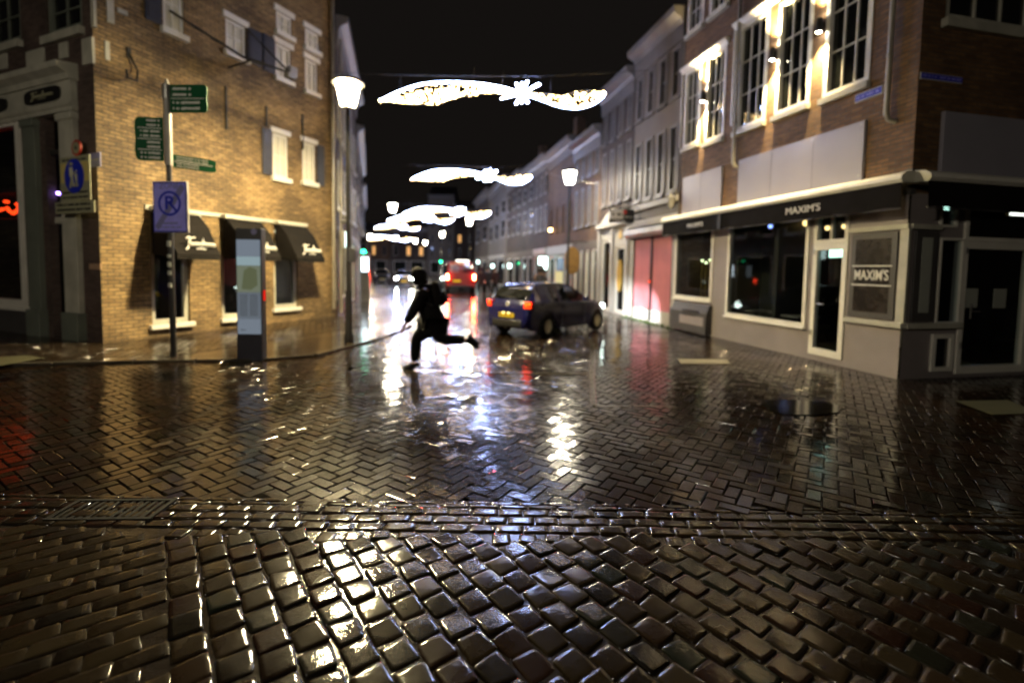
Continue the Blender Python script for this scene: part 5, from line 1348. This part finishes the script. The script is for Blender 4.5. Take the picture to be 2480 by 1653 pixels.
# oncoming car with headlights, and a parked silver one
def oncoming(label, paintm, px, d_, rz, lights, group):
    c_ = hatch('oncoming_car' if lights else 'parked_car', label, paintm, group)
    for s_ in (1, -1):
        blob(c_, 'headlight', M['head'] if lights else M['steel'], (3.02, .6*s_, .68), (.09, .11, .07), -s_*.5, .5, .04)
        blob(c_, 'tail_light', M['signred'], (-.62, .66*s_, .88), (.06, .1, .1), -s_*.35, -.12, .03)
    blob(c_, 'number_plate', M['platelit'] if lights else M['signyellow'], (3.2, 0, .45), (.02, .25, .055), bev=.005)
    p = D(px, 650, d_); put(c_, (p.x, d_+3, 0), rz); return c_
oncoming('oncoming dark car with bright headlights left of the runner', M['carblack'], 958, 41, math.atan2(-1, .24), True, None)
oncoming('dark parked car behind the oncoming car near the left kerb', M['carblack'], 905, 47, math.atan2(-1, .27), False, None)
# red van seen from behind
VT = [(-.9, .6), (-.89, 1.0), (-.86, 1.5), (-.8, 1.9), (-.72, 1.97), (0, 2.0), (1.5, 1.99), (2.3, 1.93), (2.8, 1.6), (3.15, 1.2), (3.3, 1.08), (3.7, .98), (3.85, .8), (3.9, .5)]
VH = [(-.9, .82), (-.87, .90), (-.7, .95), (2.5, .95), (3.2, .92), (3.7, .8), (3.9, .6)]
def van_glass(x, k):
    if k == 5 and 1.6 < x < 2.5: return 'side_a'
    if k in (7, 8) and 2.35 < x < 3.2: return 'screen'
    return None
van = vehicle('delivery_van', 'dark red van seen from behind with two glaring tail lights', 'van', M['vanred'], VT, VH, [(-.9, 1.0), (4, 1.0)], .12, (0, 2.9), .33, .82, van_glass, .28)
for s_ in (1, -1):
    vt = blob(van, 'tail_light', M['signred'], (-.885, .82*s_, 1.02), (.03, .07, .2), 0, 0, .02)
    for z in (1.1, .93): blob(van, 'lit_lens', M['vantail'], (-.925, .82*s_, z), (.012, .055, .06), 0, 0, .01, parent=vt)
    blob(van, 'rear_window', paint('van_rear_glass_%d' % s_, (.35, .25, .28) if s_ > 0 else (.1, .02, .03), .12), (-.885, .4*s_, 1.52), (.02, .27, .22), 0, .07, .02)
    blob(van, 'reflector', M['tail'], (-.9, .7*s_, .5), (.015, .06, .025), 0, 0, .01)
blob(van, 'number_plate', M['platelit'], (-.905, .25, .78), (.012, .24, .055), bev=.004)
blob(van, 'roof_light_bar', M['shoplight'], (-.72, -.1, 2.03), (.04, .4, .035), bev=.02)
blob(van, 'rear_bumper', M['black'], (-.93, 0, .42), (.06, .85, .1), bev=.03)
p = D(1112, 650, 31.5); put(van, (p.x, 32.4, 0), math.atan2(1, -.13), scale=1.06)
van2 = vehicle('parked_van', 'pale grey van beside the red van, half hidden by it', 'van', M['cargrey'], VT, VH, [(-.9, 1.0), (4, 1.0)], .12, (0, 2.9), .33, .82, van_glass, .28)
for s_ in (1, -1):
    blob(van2, 'headlight', M['headcar'] if s_ < 0 else M['steel'], (3.72, .72*s_, .82), (.08, .12, .08), -s_*.4, .3, .03); blob(van2, 'tail_light', M['signred'], (-.89, .84*s_, 1.0), (.02, .06, .2), 0, 0, .015)
p = D(1075, 650, 38); put(van2, (p.x, 42, 0), math.atan2(-1, .17))

# ------------------------------------------------------------------ people
def skin(name, nodes, edges, root, mat, parent, sub=2, world=True):
    """one continuous surface grown round a jointed skeleton: nodes = {key: (pos, radius)}"""
    ks = list(nodes); me = bpy.data.meshes.new(name)
    r0 = parent
    while r0 is not None and r0.parent is not None: r0 = r0.parent
    inv = ROOTM[r0.name].inverted() if r0 is not None else Matrix.Identity(4)
    me.from_pydata([inv @ Vector(nodes[k][0]) for k in ks], [(ks.index(a), ks.index(b)) for a, b in edges], [])
    o = bpy.data.objects.new(name, me); COL.objects.link(o)
    sk = o.modifiers.new('skin', 'SKIN'); sk.use_smooth_shade = True; sk.branch_smoothing = .6
    for k, v in zip(ks, o.data.skin_vertices[0].data):
        r = nodes[k][1]; v.radius = r if isinstance(r, tuple) else (r, r); v.use_root = (k == root)
    ss = o.modifiers.new('sub', 'SUBSURF'); ss.levels = sub; ss.render_levels = sub
    bake(o); o.data.materials.clear(); o.data.materials.append(mat); o.data.name = name
    for p in o.data.polygons: p.use_smooth = True
    o.parent = parent
    return o
d0 = G(985, 897).y
def P(u, v, dy=0.0): return D(u, v, d0+dy)
run = thing('person', 'runner in dark hooded jacket and backpack dashing left across the wet street', 'person', Frame(G(1000, 897), (1, 0)))
J = {
 'pelvis': P(1047, 768), 'spine': P(1041, 738), 'chest': P(1036, 707), 'neck': P(1021, 684), 'skull': P(1011, 671), 'crown': P(1013, 659),
 'shL': P(1026, 703, -.19), 'elL': P(1003, 753, -.25), 'wrL': P(981, 785, -.2), 'shR': P(1038, 703, .2), 'elR': P(1066, 728, .27), 'wrR': P(1042, 742, .3),
 'hipL': P(1053, 778, -.09), 'knL': P(1066, 822, -.1), 'anL': P(1131, 822, -.1), 'hipR': P(1040, 780, .09), 'knR': P(1008, 821, .1), 'anR': P(1004, 877, .08)}
bn = {'pelvis': .11, 'spine': .10, 'chest': .12, 'neck': .055, 'skull': .082, 'crown': .075, 'shL': .055, 'elL': .042, 'wrL': .03, 'shR': .055, 'elR': .042, 'wrR': .03, 'hipL': .085, 'knL': .056, 'anL': .03, 'hipR': .085, 'knR': .056, 'anR': .03}
nodes = {k: (J[k], bn[k]) for k in J}
E_ = [('pelvis', 'spine'), ('spine', 'chest'), ('chest', 'neck'), ('neck', 'skull'), ('skull', 'crown'), ('chest', 'shL'), ('shL', 'elL'), ('elL', 'wrL'), ('chest', 'shR'), ('shR', 'elR'), ('elR', 'wrR'), ('pelvis', 'hipL'), ('hipL', 'knL'), ('knL', 'anL'), ('pelvis', 'hipR'), ('hipR', 'knR'), ('knR', 'anR')]
# face: nose, chin; feet; hands with palm, four fingers and a thumb
nodes['jaw'] = (P(1001, 680), .05); nodes['nose'] = (P(994.5, 672), .016); E_ += [('skull', 'jaw'), ('skull', 'nose')]
for s_, toe in (('L', (1153, 838)), ('R', (978, 892))):
    nodes['toe'+s_] = (P(*toe, -.1 if s_ == 'L' else .08), .018); E_.append(('an'+s_, 'toe'+s_))
def hand(s_, wr, fwd, side, up):
    nodes['pm'+s_] = (wr+fwd*.05, (.032, .018)); E_.append(('wr'+s_, 'pm'+s_))
    nodes['kn_'+s_] = (wr+fwd*.085, (.036, .016)); E_.append(('pm'+s_, 'kn_'+s_))
    for k, (o_, l) in enumerate(((-.03, .068), (-.01, .078), (.011, .072), (.03, .056))):
        a = wr+fwd*.098+side*o_; b = a+fwd*l*.5+up*.008; c = b+fwd*l*.42+up*.022
        for n_, p_, r_ in (('a', a, .010), ('b', b, .009), ('c', c, .0075)): nodes['f%d%s%s' % (k, s_, n_)] = (p_, r_)
        E_.extend([('kn_'+s_, 'f%d%sa' % (k, s_)), ('f%d%sa' % (k, s_), 'f%d%sb' % (k, s_)), ('f%d%sb' % (k, s_), 'f%d%sc' % (k, s_))])
    a = wr+fwd*.035-side*.035+up*.01; b = a+fwd*.035-side*.02+up*.012; c = b+fwd*.03-side*.004+up*.008
    for n_, p_, r_ in (('a', a, .012), ('b', b, .010), ('c', c, .008)): nodes['t%s%s' % (s_, n_)] = (p_, r_)
    E_.extend([('pm'+s_, 't%sa' % s_), ('t%sa' % s_, 't%sb' % s_), ('t%sb' % s_, 't%sc' % s_)])
fw = (J['wrL']-J['elL']).normalized(); sd = fw.cross(Vector((0, 1, 0))).normalized(); hand('L', J['wrL'], (fw+Vector((.0, 0, -.5))).normalized(), sd, Vector((0, .9, -.1)))
fw = (J['wrR']-J['elR']).normalized(); hand('R', J['wrR'], fw, Vector((0, 0, 1)), Vector((0, -1, 0)))
body = skin('body', nodes, E_, 'pelvis', M['skin'], run)
mb = MB()
for dy in (-.032, .032): mb.ico(P(997.5, 667.5, dy), .011, 2)
mb.build('eyes', M['black'], run, 60)
for dy, nm in ((-.088, 'ear'), (.088, 'ear')):
    mb = MB(); mb.ico(P(1011, 671, dy), .03, 2, (.7, .35, 1)); mb.build(nm, M['skin'], run, 60)
jk = {'hem': (P(1046, 772), .2), 'waist': (P(1038, 742), .195), 'chest': (P(1034, 712), .215), 'collar': (P(1025, 692), .14), 'shL': (P(1024, 707, -.19), .115), 'eL': (P(1003, 752, -.25), .088), 'wL': (P(984, 780, -.2), .062),
      'shR': (P(1040, 707, .2), .11), 'eR': (P(1062, 729, .27), .08), 'wR': (P(1046, 741, .3), .06), 'hem2': (P(1051, 784), .2)}
skin('jacket', jk, [('hem', 'waist'), ('waist', 'chest'), ('chest', 'collar'), ('chest', 'shL'), ('shL', 'eL'), ('eL', 'wL'), ('chest', 'shR'), ('shR', 'eR'), ('eR', 'wR'), ('hem', 'hem2')], 'hem', M['cloth_dark'], run)
hc = P(1014, 669); bm = bmesh.new(); bmesh.ops.create_icosphere(bm, subdivisions=4, radius=1)
ax = Vector((-1, 0, -.28)).normalized()
bmesh.ops.delete(bm, geom=[v for v in bm.verts if v.co.normalized().dot(ax) > .72], context='VERTS')
mb = MB(); bm.verts.index_update()
def hood_pt(c):
    k = 1 + .12*max(0, -c.z)*max(0, c.x+.4) + .05*math.sin(7*c.y+3*c.z)*max(0, c.x)
    return hc + Vector((c.x*.135*k, c.y*.125*k, c.z*.15 + (.03*max(0, -c.x) if c.z > 0 else 0)))
mb.add([hood_pt(v.co) for v in bm.verts], [[v.index for v in f.verts] for f in bm.faces]); bm.free()
hd_o = mb.build('hood', M['cloth_dark'], run, 80); so = hd_o.modifiers.new('thickness', 'SOLIDIFY'); so.thickness = .012; bake(hd_o)
skin('collar', {'a': (P(1027, 694), .15), 'b': (P(1019, 684), .125)}, [('a', 'b')], 'a', M['cloth_dark'], run)
tr = {'p': (P(1050, 777), 0.192), 'hL': (P(1055, 788, -.1), 0.154), 'mL': (P(1059, 805, -.1), 0.128), 'kL': (P(1067, 823, -.1), 0.100), 'cL': (P(1095, 822, -.1), 0.090), 'aL': (P(1127, 822, -.1), 0.067),
      'hR': (P(1040, 790, .1), 0.147), 'mR': (P(1022, 806, .1), 0.125), 'kR': (P(1007, 823, .1), 0.102), 'cR': (P(1007, 848, .09), 0.092), 'aR': (P(1005, 876, .08), 0.069)}
skin('trousers', tr, [('p', 'hL'), ('hL', 'mL'), ('mL', 'kL'), ('kL', 'cL'), ('cL', 'aL'), ('p', 'hR'), ('hR', 'mR'), ('mR', 'kR'), ('kR', 'cR'), ('cR', 'aR')], 'p', M['denim'], run)
for pts in (((1004, 884, .08), (1003, 890, .08), (987, 891.5, .08), (975, 893.5, .08)), ((1136, 819, -.1), (1143, 822, -.1), (1152, 835, -.1), (1157, 844, -.1))):
    sh = {'a': (P(*pts[0]), .085), 'h': (P(*pts[1]), .08), 'm': (P(*pts[2]), .068), 't': (P(*pts[3]), .045)}
    skin('shoe', sh, [('a', 'h'), ('h', 'm'), ('m', 't')], 'h', M['rubber'], run)
mb = MB(); mb.box(WORLD, -.085, .085, -.15, .15, -.21, .21, bev=.07)
pm = Matrix.Translation(P(1059, 711)) @ Matrix.Rotation(R(-16), 4, 'Y')
mb.v = [pm @ Vector((v.x*(1-.25*max(0, v.z/.23)), v.y*(1-.15*max(0, v.z/.23)), v.z)) for v in mb.v]; pk = mb.build('backpack', M['blackcloth'], run, 60)
mb = MB(); mb.box(WORLD, .085, .14, -.12, .12, -.18, .02, bev=.03); mb.v = [pm @ v for v in mb.v]; mb.build('front_pocket', M['blackcloth'], pk, 60)
mb = MB()
for dy in (-.13, .13): mb.tube([P(1046, 688, dy), P(1028, 690, dy*1.1), P(1018, 708, dy*1.2), P(1026, 730, dy*1.25), P(1050, 740, dy*1.15)], .018, 6)
mb.build('strap', M['black'], pk)

def pedestrian(label, x, y, rz, hgt, coat, hooded=True, stride=.12, group=None):
    t = thing('person', label, 'person', None, group); s_ = hgt/1.75
    V = lambda a, b, c: Vector((a, b, c))*s_
    n = {'pel': (V(0, 0, .93), .12*s_), 'sp': (V(0, 0, 1.15), .115*s_), 'ch': (V(0, 0, 1.36), .13*s_), 'nk': (V(.01, 0, 1.5), .055*s_), 'hd': (V(.02, 0, 1.6), .09*s_), 'cr': (V(.02, 0, 1.67), .08*s_), 'no': (V(.115, 0, 1.6), .016*s_)}
    e = [('pel', 'sp'), ('sp', 'ch'), ('ch', 'nk'), ('nk', 'hd'), ('hd', 'cr'), ('hd', 'no')]
    for q, k in ((1, 'L'), (-1, 'R')):
        n.update({'s'+k: (V(0, .19*q, 1.4), .06*s_), 'e'+k: (V(-.03, .25*q, 1.13), .045*s_), 'w'+k: (V(.1, .22*q, .92), .032*s_), 'f'+k: (V(.14, .21*q, .83), .03*s_), 'h'+k: (V(0, .09*q, .88), .09*s_), 'k'+k: (V(stride*q*.6+.03, .1*q, .48), .06*s_), 'a'+k: (V(stride*q, .1*q, .08), .042*s_), 't'+k: (V(stride*q+.17, .11*q, .035), .032*s_)})
        e += [('ch', 's'+k), ('s'+k, 'e'+k), ('e'+k, 'w'+k), ('w'+k, 'f'+k), ('pel', 'h'+k), ('h'+k, 'k'+k), ('k'+k, 'a'+k), ('a'+k, 't'+k)]
    skin('body', n, e, 'pel', M['skin'], t, 1)
    c = {'hem': (V(0, 0, .72), .19*s_), 'p': (V(0, 0, .95), .17*s_), 'c': (V(0, 0, 1.36), .18*s_), 'n': (V(0, 0, 1.5), .1*s_)}; ce = [('hem', 'p'), ('p', 'c'), ('c', 'n')]
    for q, k in ((1, 'L'), (-1, 'R')):
        c.update({'s'+k: (V(0, .2*q, 1.39), .09*s_), 'e'+k: (V(-.03, .26*q, 1.13), .07*s_), 'w'+k: (V(.09, .22*q, .94), .052*s_)}); ce += [('c', 's'+k), ('s'+k, 'e'+k), ('e'+k, 'w'+k)]
    skin('coat', c, ce, 'p', coat, t, 1)
    if hooded: skin('hood', {'a': (V(-.03, 0, 1.5), .1*s_), 'b': (V(-.03, 0, 1.62), .125*s_), 'c': (V(.03, 0, 1.7), .09*s_)}, [('a', 'b'), ('b', 'c')], 'b', coat, t, 1)
    else:
        mb = MB(); mb.ico(V(-.005, 0, 1.665), .1*s_, 2, (1, .95, .85)); mb.build('hair', M['black'], t, 60)
    for q in (1, -1):
        skin('trouser_leg', {'h': (V(0, .09*q, .86), .1*s_), 'k': (V(stride*q*.6+.03, .1*q, .48), .078*s_), 'a': (V(stride*q, .1*q, .1), .06*s_)}, [('h', 'k'), ('k', 'a')], 'h', M['denim'], t, 1)
        mb = MB(); mb.ico(V(stride*q+.06, .105*q, .045), .1*s_, 2, (1.25, .45, .45)); mb.build('shoe', M['rubber'], t, 60)
    put(t, (x, y, 0), rz); return t
coatA = paint('dark_red_brown_coat', (.05, .012, .012), .7); coatB = paint('dark_grey_coat', (.03, .027, .03), .7)
p = G(1178, 716)
for k, (u, dd, lab, ct, hd_) in enumerate(((1166, 0, 'pedestrian in dark red-brown coat nearest the red van', coatA, True), (1182, .5, 'middle pedestrian of the dark group right of the red van', coatB, False), (1200, -.4, 'rightmost pedestrian of the dark group on the pavement right of the van', coatA, False))):
    q_ = D(u, 650, p.y+dd); pedestrian(lab, q_.x, p.y+dd, 1.9+.3*k, 1.72+.04*k, ct, hd_, group='pedestrians right of the van')
q_ = D(1308, 650, 18.6); pedestrian('pedestrian in dark hood seen over the roof of the dark blue hatchback', q_.x, 18.6, -1.2, 1.82, coatB, True)

# ------------------------------------------------------------------ finger post, parking sign, information pillar, hanging shop sign
b = G(421, 868); fpz = lambda v, u=416: D(u, v, b.y).z
t = thing('finger_post', 'black and grey finger post with green direction boards', 'signpost', Frame((b.x, b.y, 0), (1, 0)))
fx = Frame((b.x, b.y, 0), (1, 0)); ppm = FPX/b.y
zt = fpz(192); z2 = fpz(400)
MB().lathe([(.055, .03), (.05, .1), (.042, z2)], (b.x, b.y, 0), 14).build('post', M['black'], t, 40)
MB().lathe([(.06, z2), (.06, fpz(205)), (.03, fpz(203)), (.02, zt)], (b.x, b.y, 0), 16).build('sleeve', M['polegrey'], t, 40)
MB().lathe([(.075, fpz(240)), (.075, fpz(207))], (b.x, b.y, 0), 16).build('upper_collar', M['steel'], t, 40)
def finger(dirv, l, z0, z1, y0, tip, nrow, seed, taper=.0):
    f = Frame((b.x, b.y, 0), dirv); mb = MB(); h = z1-z0; pr = [(.06, z0), (l-tip, z0)]
    for r in range(nrow): pass
    pr += [(l-tip*.2, z0+h*.08), (l, z0+h*.25), (l-tip*.3, z0+h*.5), (l, z0+h*.75), (l-tip*.2, z0+h*.92)] if nrow > 1 else [(l, z0+h*.5)]
    pr += [(l-tip, z1), (.06, z1)]
    mb.plate(f, pr, y0-.012, y0+.012); o = mb.build('direction_board', M['signgreen'], t)
    mb = MB(); 
    for sd in (-1, 1):
        ya, yb = (y0-.0145, y0-.0122) if sd < 0 else (y0+.0122, y0+.0145)
        for r in range(nrow):
            zr = z0+h*(r+.5)/nrow
            for q in (-.22, .2): bars(mb, f, .11, l*(.62+.2*((seed+r) % 2)), zr+q*h/nrow, h/nrow*.2, ya, yb, 8, seed*7+r, .85)
            if r: mb.box(f, .08, l-tip, ya, yb, z0+h*r/nrow-.006, z0+h*r/nrow+.006)
        mb.box(f, .0, .0, ya, yb, z0, z0)
    mb.v = mb.v; mb.build('lettering', M['signwhite'], o)
finger((1, -.05), .72, fpz(273), fpz(206), 0, .05, 2, 1)
dl = Vector((-.52, .62, 0))
finger((-.62, .75), .66, fpz(278), fpz(236), 0, .05, 2, 2)
finger((-.62, .75), .68, fpz(374), fpz(284), 0, .05, 3, 3)
finger((.62, .62), .72, fpz(404), fpz(373), 0, .06, 2, 4)
finger((-.75, -.12), .5, fpz(392), fpz(288), .03, .05, 4, 5)
# parking zone sign on the same pole
x0 = D(367, 500, b.y-.1).x; x1 = D(457, 500, b.y-.1).x; z0 = D(412, 563, b.y-.1).z; z1 = D(412, 439, b.y-.1).z
f2 = Frame(((x0+x1)/2, b.y-.1, 0), (1, -.1)); hw_ = (x1-x0)/2
t = thing('parking_zone_sign', 'blue-white end of parking zone sign with struck-through ring on the black post', 'sign', Frame(((x0+x1)/2, b.y-.1, z0), (1, -.1)))
mb = MB(); mb.box(f2, -hw_, hw_, 0, .045, z0, z1, bev=.012); sb = mb.build('sign_box', M['polegrey'], t)
mb = MB(); mb.box(f2, -hw_+.012, hw_-.012, -.005, -.0005, z0+.012, z1-.012); mb.build('sign_border', M['signblue'], sb)
mb = MB(); mb.box(f2, -hw_+.03, hw_-.03, -.008, -.0055, z0+.03, z1-.03); mb.build('sign_face', M['signpale'], sb)
zc_ = (z0+z1)/2+.06; rr_o = hw_*.66
mb = MB(); wst = .05; mb.plate(f2, [(-hw_+.035, z0+.1), (-hw_+.1, z0+.035), (hw_-.035, z1-.12), (hw_-.1, z1-.035)], -.0095, -.0085); mb.build('diagonal_stripe', M['signgrey'], sb)
mb = MB(); N_ = 40
for k in range(N_):
    a0, a1 = 2*math.pi*k/N_, 2*math.pi*(k+1)/N_
    mb.plate(f2, [(math.cos(a0)*rr_o, zc_+math.sin(a0)*rr_o), (math.cos(a1)*rr_o, zc_+math.sin(a1)*rr_o), (math.cos(a1)*rr_o*.82, zc_+math.sin(a1)*rr_o*.82), (math.cos(a0)*rr_o*.82, zc_+math.sin(a0)*rr_o*.82)], -.013, -.0105)
mb.plate(f2, [(-.02-.02, zc_+.02), (.0, zc_+.05), (rr_o*.68, zc_-rr_o*.58), (rr_o*.56, zc_-rr_o*.7)], -.013, -.0105); mb.build('ring', M['signblue'], sb)
text_mesh('P', rr_o*1.5, 'letter', M['signblue'], sb, f2, -.015, -.0115, zc_, .003, bold=.008)
text_mesh('ZONE', hw_*.42, 'letter', M['signgrey'], sb, f2, 0, -.0115, z1-.085, .003)
mb = MB(); bars(mb, f2, -hw_+.16, hw_-.14, z0+.16, .04, -.0115, -.0095, 5, 77); bars(mb, f2, -hw_+.14, hw_-.12, z0+.09, .03, -.0115, -.0095, 5, 78); mb.build('lettering', M['signgrey'], sb)
mb = MB(); mb.box(f2, -.06, .06, .046, .16, z0+.15, z0+.2); mb.box(f2, -.06, .06, .046, .16, z1-.2, z1-.15); build_split(mb, 'clamp', M['steel'], t)
# stickers on the post
mb = MB(); rs = random.Random(2)
for v in (590, 620, 640, 660, 690): 
    z = fpz(v, 419); mb.box(fx, -.03, .03, -.058, -.046, z-.05*rs.uniform(.5, 1), z+.05*rs.uniform(.5, 1))
build_split(mb, 'post_sticker', M['paper'], bpy.data.objects['finger_post'])
# information pillar
b = G(612, 872); f3 = Frame((b.x, b.y, 0), (1, .05)); K = b.y/FPX
hw_ = 29.5*K; Z = lambda v: D(612, v, b.y-.1).z
t = thing('information_pillar', 'slim dark pillar with a tall backlit town map poster in front of the black awnings', 'information pillar', f3)
mb = MB(); mb.box(f3, -hw_, hw_, -.09, .09, .0, Z(552), bev=.015); pb = mb.build('pillar_body', M['black'], t)
mb = MB(); mb.box(f3, -hw_*.98, hw_*.98, -.1, -.0905, .01, Z(811)); mb.build('base_panel', paint('dark_blue_grey_panel', (.03, .03, .045), .4), pb)
hx = hw_*.93
for nm, v0, v1, mt in (('poster_top', 580, 621, 'kioskface'), ('poster_glare', 621, 643, 'kiosktop'), ('poster_map', 643, 708, 'kioskmap'), ('poster_text', 708, 772, 'kiosktext'), ('poster_foot', 772, 809, 'kioskface')):
    mb = MB(); mb.box(f3, -hx, hx, -.098, -.0905, Z(v1)+.001, Z(v0)-.001); mb.build(nm, M[mt], pb)
mb = MB(); bars(mb, f3, -hx*.75, -hx*.3, Z(799), .02, -.1, -.0985, 3, 3); 
for k in range(16): bars(mb, f3, -hx*.8, -hx*.08, Z(714+k*3.3), .011, -.1, -.0985, 9, k, .8); bars(mb, f3, hx*.08, hx*.8, Z(714+k*3.3), .011, -.1, -.0985, 9, 50+k, .8)
mb.build('poster_lettering', paint('grey_print', (.12, .14, .17), .6), pb)
mb = MB(); mb.plate(f3, [(-hx*.6, Z(700)), (hx*.2, Z(702)), (hx*.75, Z(690)), (hx*.7, Z(652)), (hx*.1, Z(646)), (-hx*.4, Z(655))], -.1002, -.0985); mb.build('map_patch', glow('map_dark_patch', (.2, .225, .12), .5), pb)
mb = MB(); mb.box(f3, hw_+.001, hw_+.012, -.03, .03, Z(728), Z(703), bev=.004); mb.build('side_lamp', glow('red_side_marker', (1, .02, .01), .9), pb)
mb = MB(); mb.plate(f3, [(hw_*.45+.05*math.cos(k*.6283), Z(561)+.05*math.sin(k*.6283)) for k in range(10)], -.094, -.0905); mb.build('top_emblem', M['signgrey'], pb)
# hanging shop sign with iron bracket between the cream house and the pedimented shop
dS = 15.6
a0, a1 = D(1476, 506, dS+1.1), D(1535, 540, dS+1.1)
t = thing('hanging_shop_sign', 'black and cream shop sign with red spot hanging from iron bracket by cream house', 'shop sign', Frame((a1.x, a1.y, a1.z), (1, 0)))
f4 = Frame((0, dS+1.1, 0), (1, .0))
mb = MB(); mb.box(f4, a0.x, a1.x, -.03, .03, a1.z, a0.z, bev=.008); sg = mb.build('sign_board', M['black'], t)
wd, hd2 = a1.x-a0.x, a0.z-a1.z
mb = MB(); mb.box(f4, a0.x+.02, a0.x+wd*.56, -.036, -.0305, a1.z+hd2*.28, a0.z-.02); mb.build('cream_field', M['signboard'], sg)
mb = MB(); bars(mb, f4, a0.x+.1, a0.x+wd*.5, a1.z+hd2*.62, hd2*.24, -.04, -.0365, 5, 12); mb.build('lettering', M['black'], sg)
mb = MB(); bars(mb, f4, a0.x+wd*.62, a1.x-.08, a1.z+hd2*.42, hd2*.1, -.036, -.0305, 6, 14); bars(mb, f4, a0.x+.1, a1.x-.3, a1.z+hd2*.13, hd2*.1, -.036, -.0305, 6, 15); mb.build('lettering', M['signboard'], sg)
mb = MB(); mb.plate(f4, [(a0.x+wd*.62+.07*math.cos(k*.7854), a0.z-hd2*.22+.07*math.sin(k*.7854)) for k in range(8)], -.04, -.031); mb.build('red_spot', M['signred'], sg)
mb = MB(); e_ = F0.on(1572, 530)
wall_pt = F0.w(F0.on(1572, 535)[0], 0, a1.z+.1)
mb.tube([Vector((a0.x-.1, dS+1.1, a0.z+.06)), Vector((a1.x+.2, dS+1.1, a0.z+.06)), Vector((a1.x+.2, dS+1.1, a1.z+.1))], .02, 6)
mb.tube([Vector((a1.x, dS+1.1, a1.z+.12)), Vector((a1.x+.3, dS+.8, a1.z+.12)), wall_pt], .022, 6)
for x in (a0.x+.05, a1.x-.05): mb.tube([Vector((x, dS+1.1, a0.z)), Vector((x, dS+1.1, a0.z+.06))], .01, 5)
build_split(mb, 'iron_bracket', M['iron'], t)

# unseen lamp inferred from door glints, added behind camera to light both shop fronts
sq = lantern_post('street_lamp', 5.4, 1.25, M['lampsq'], 'unseen street lamp added on the square behind the viewer', lens=M['lenssq'])
ROOTM[sq.name] = Matrix.Identity(4); put(sq, (-6.0, -3.5, 0))
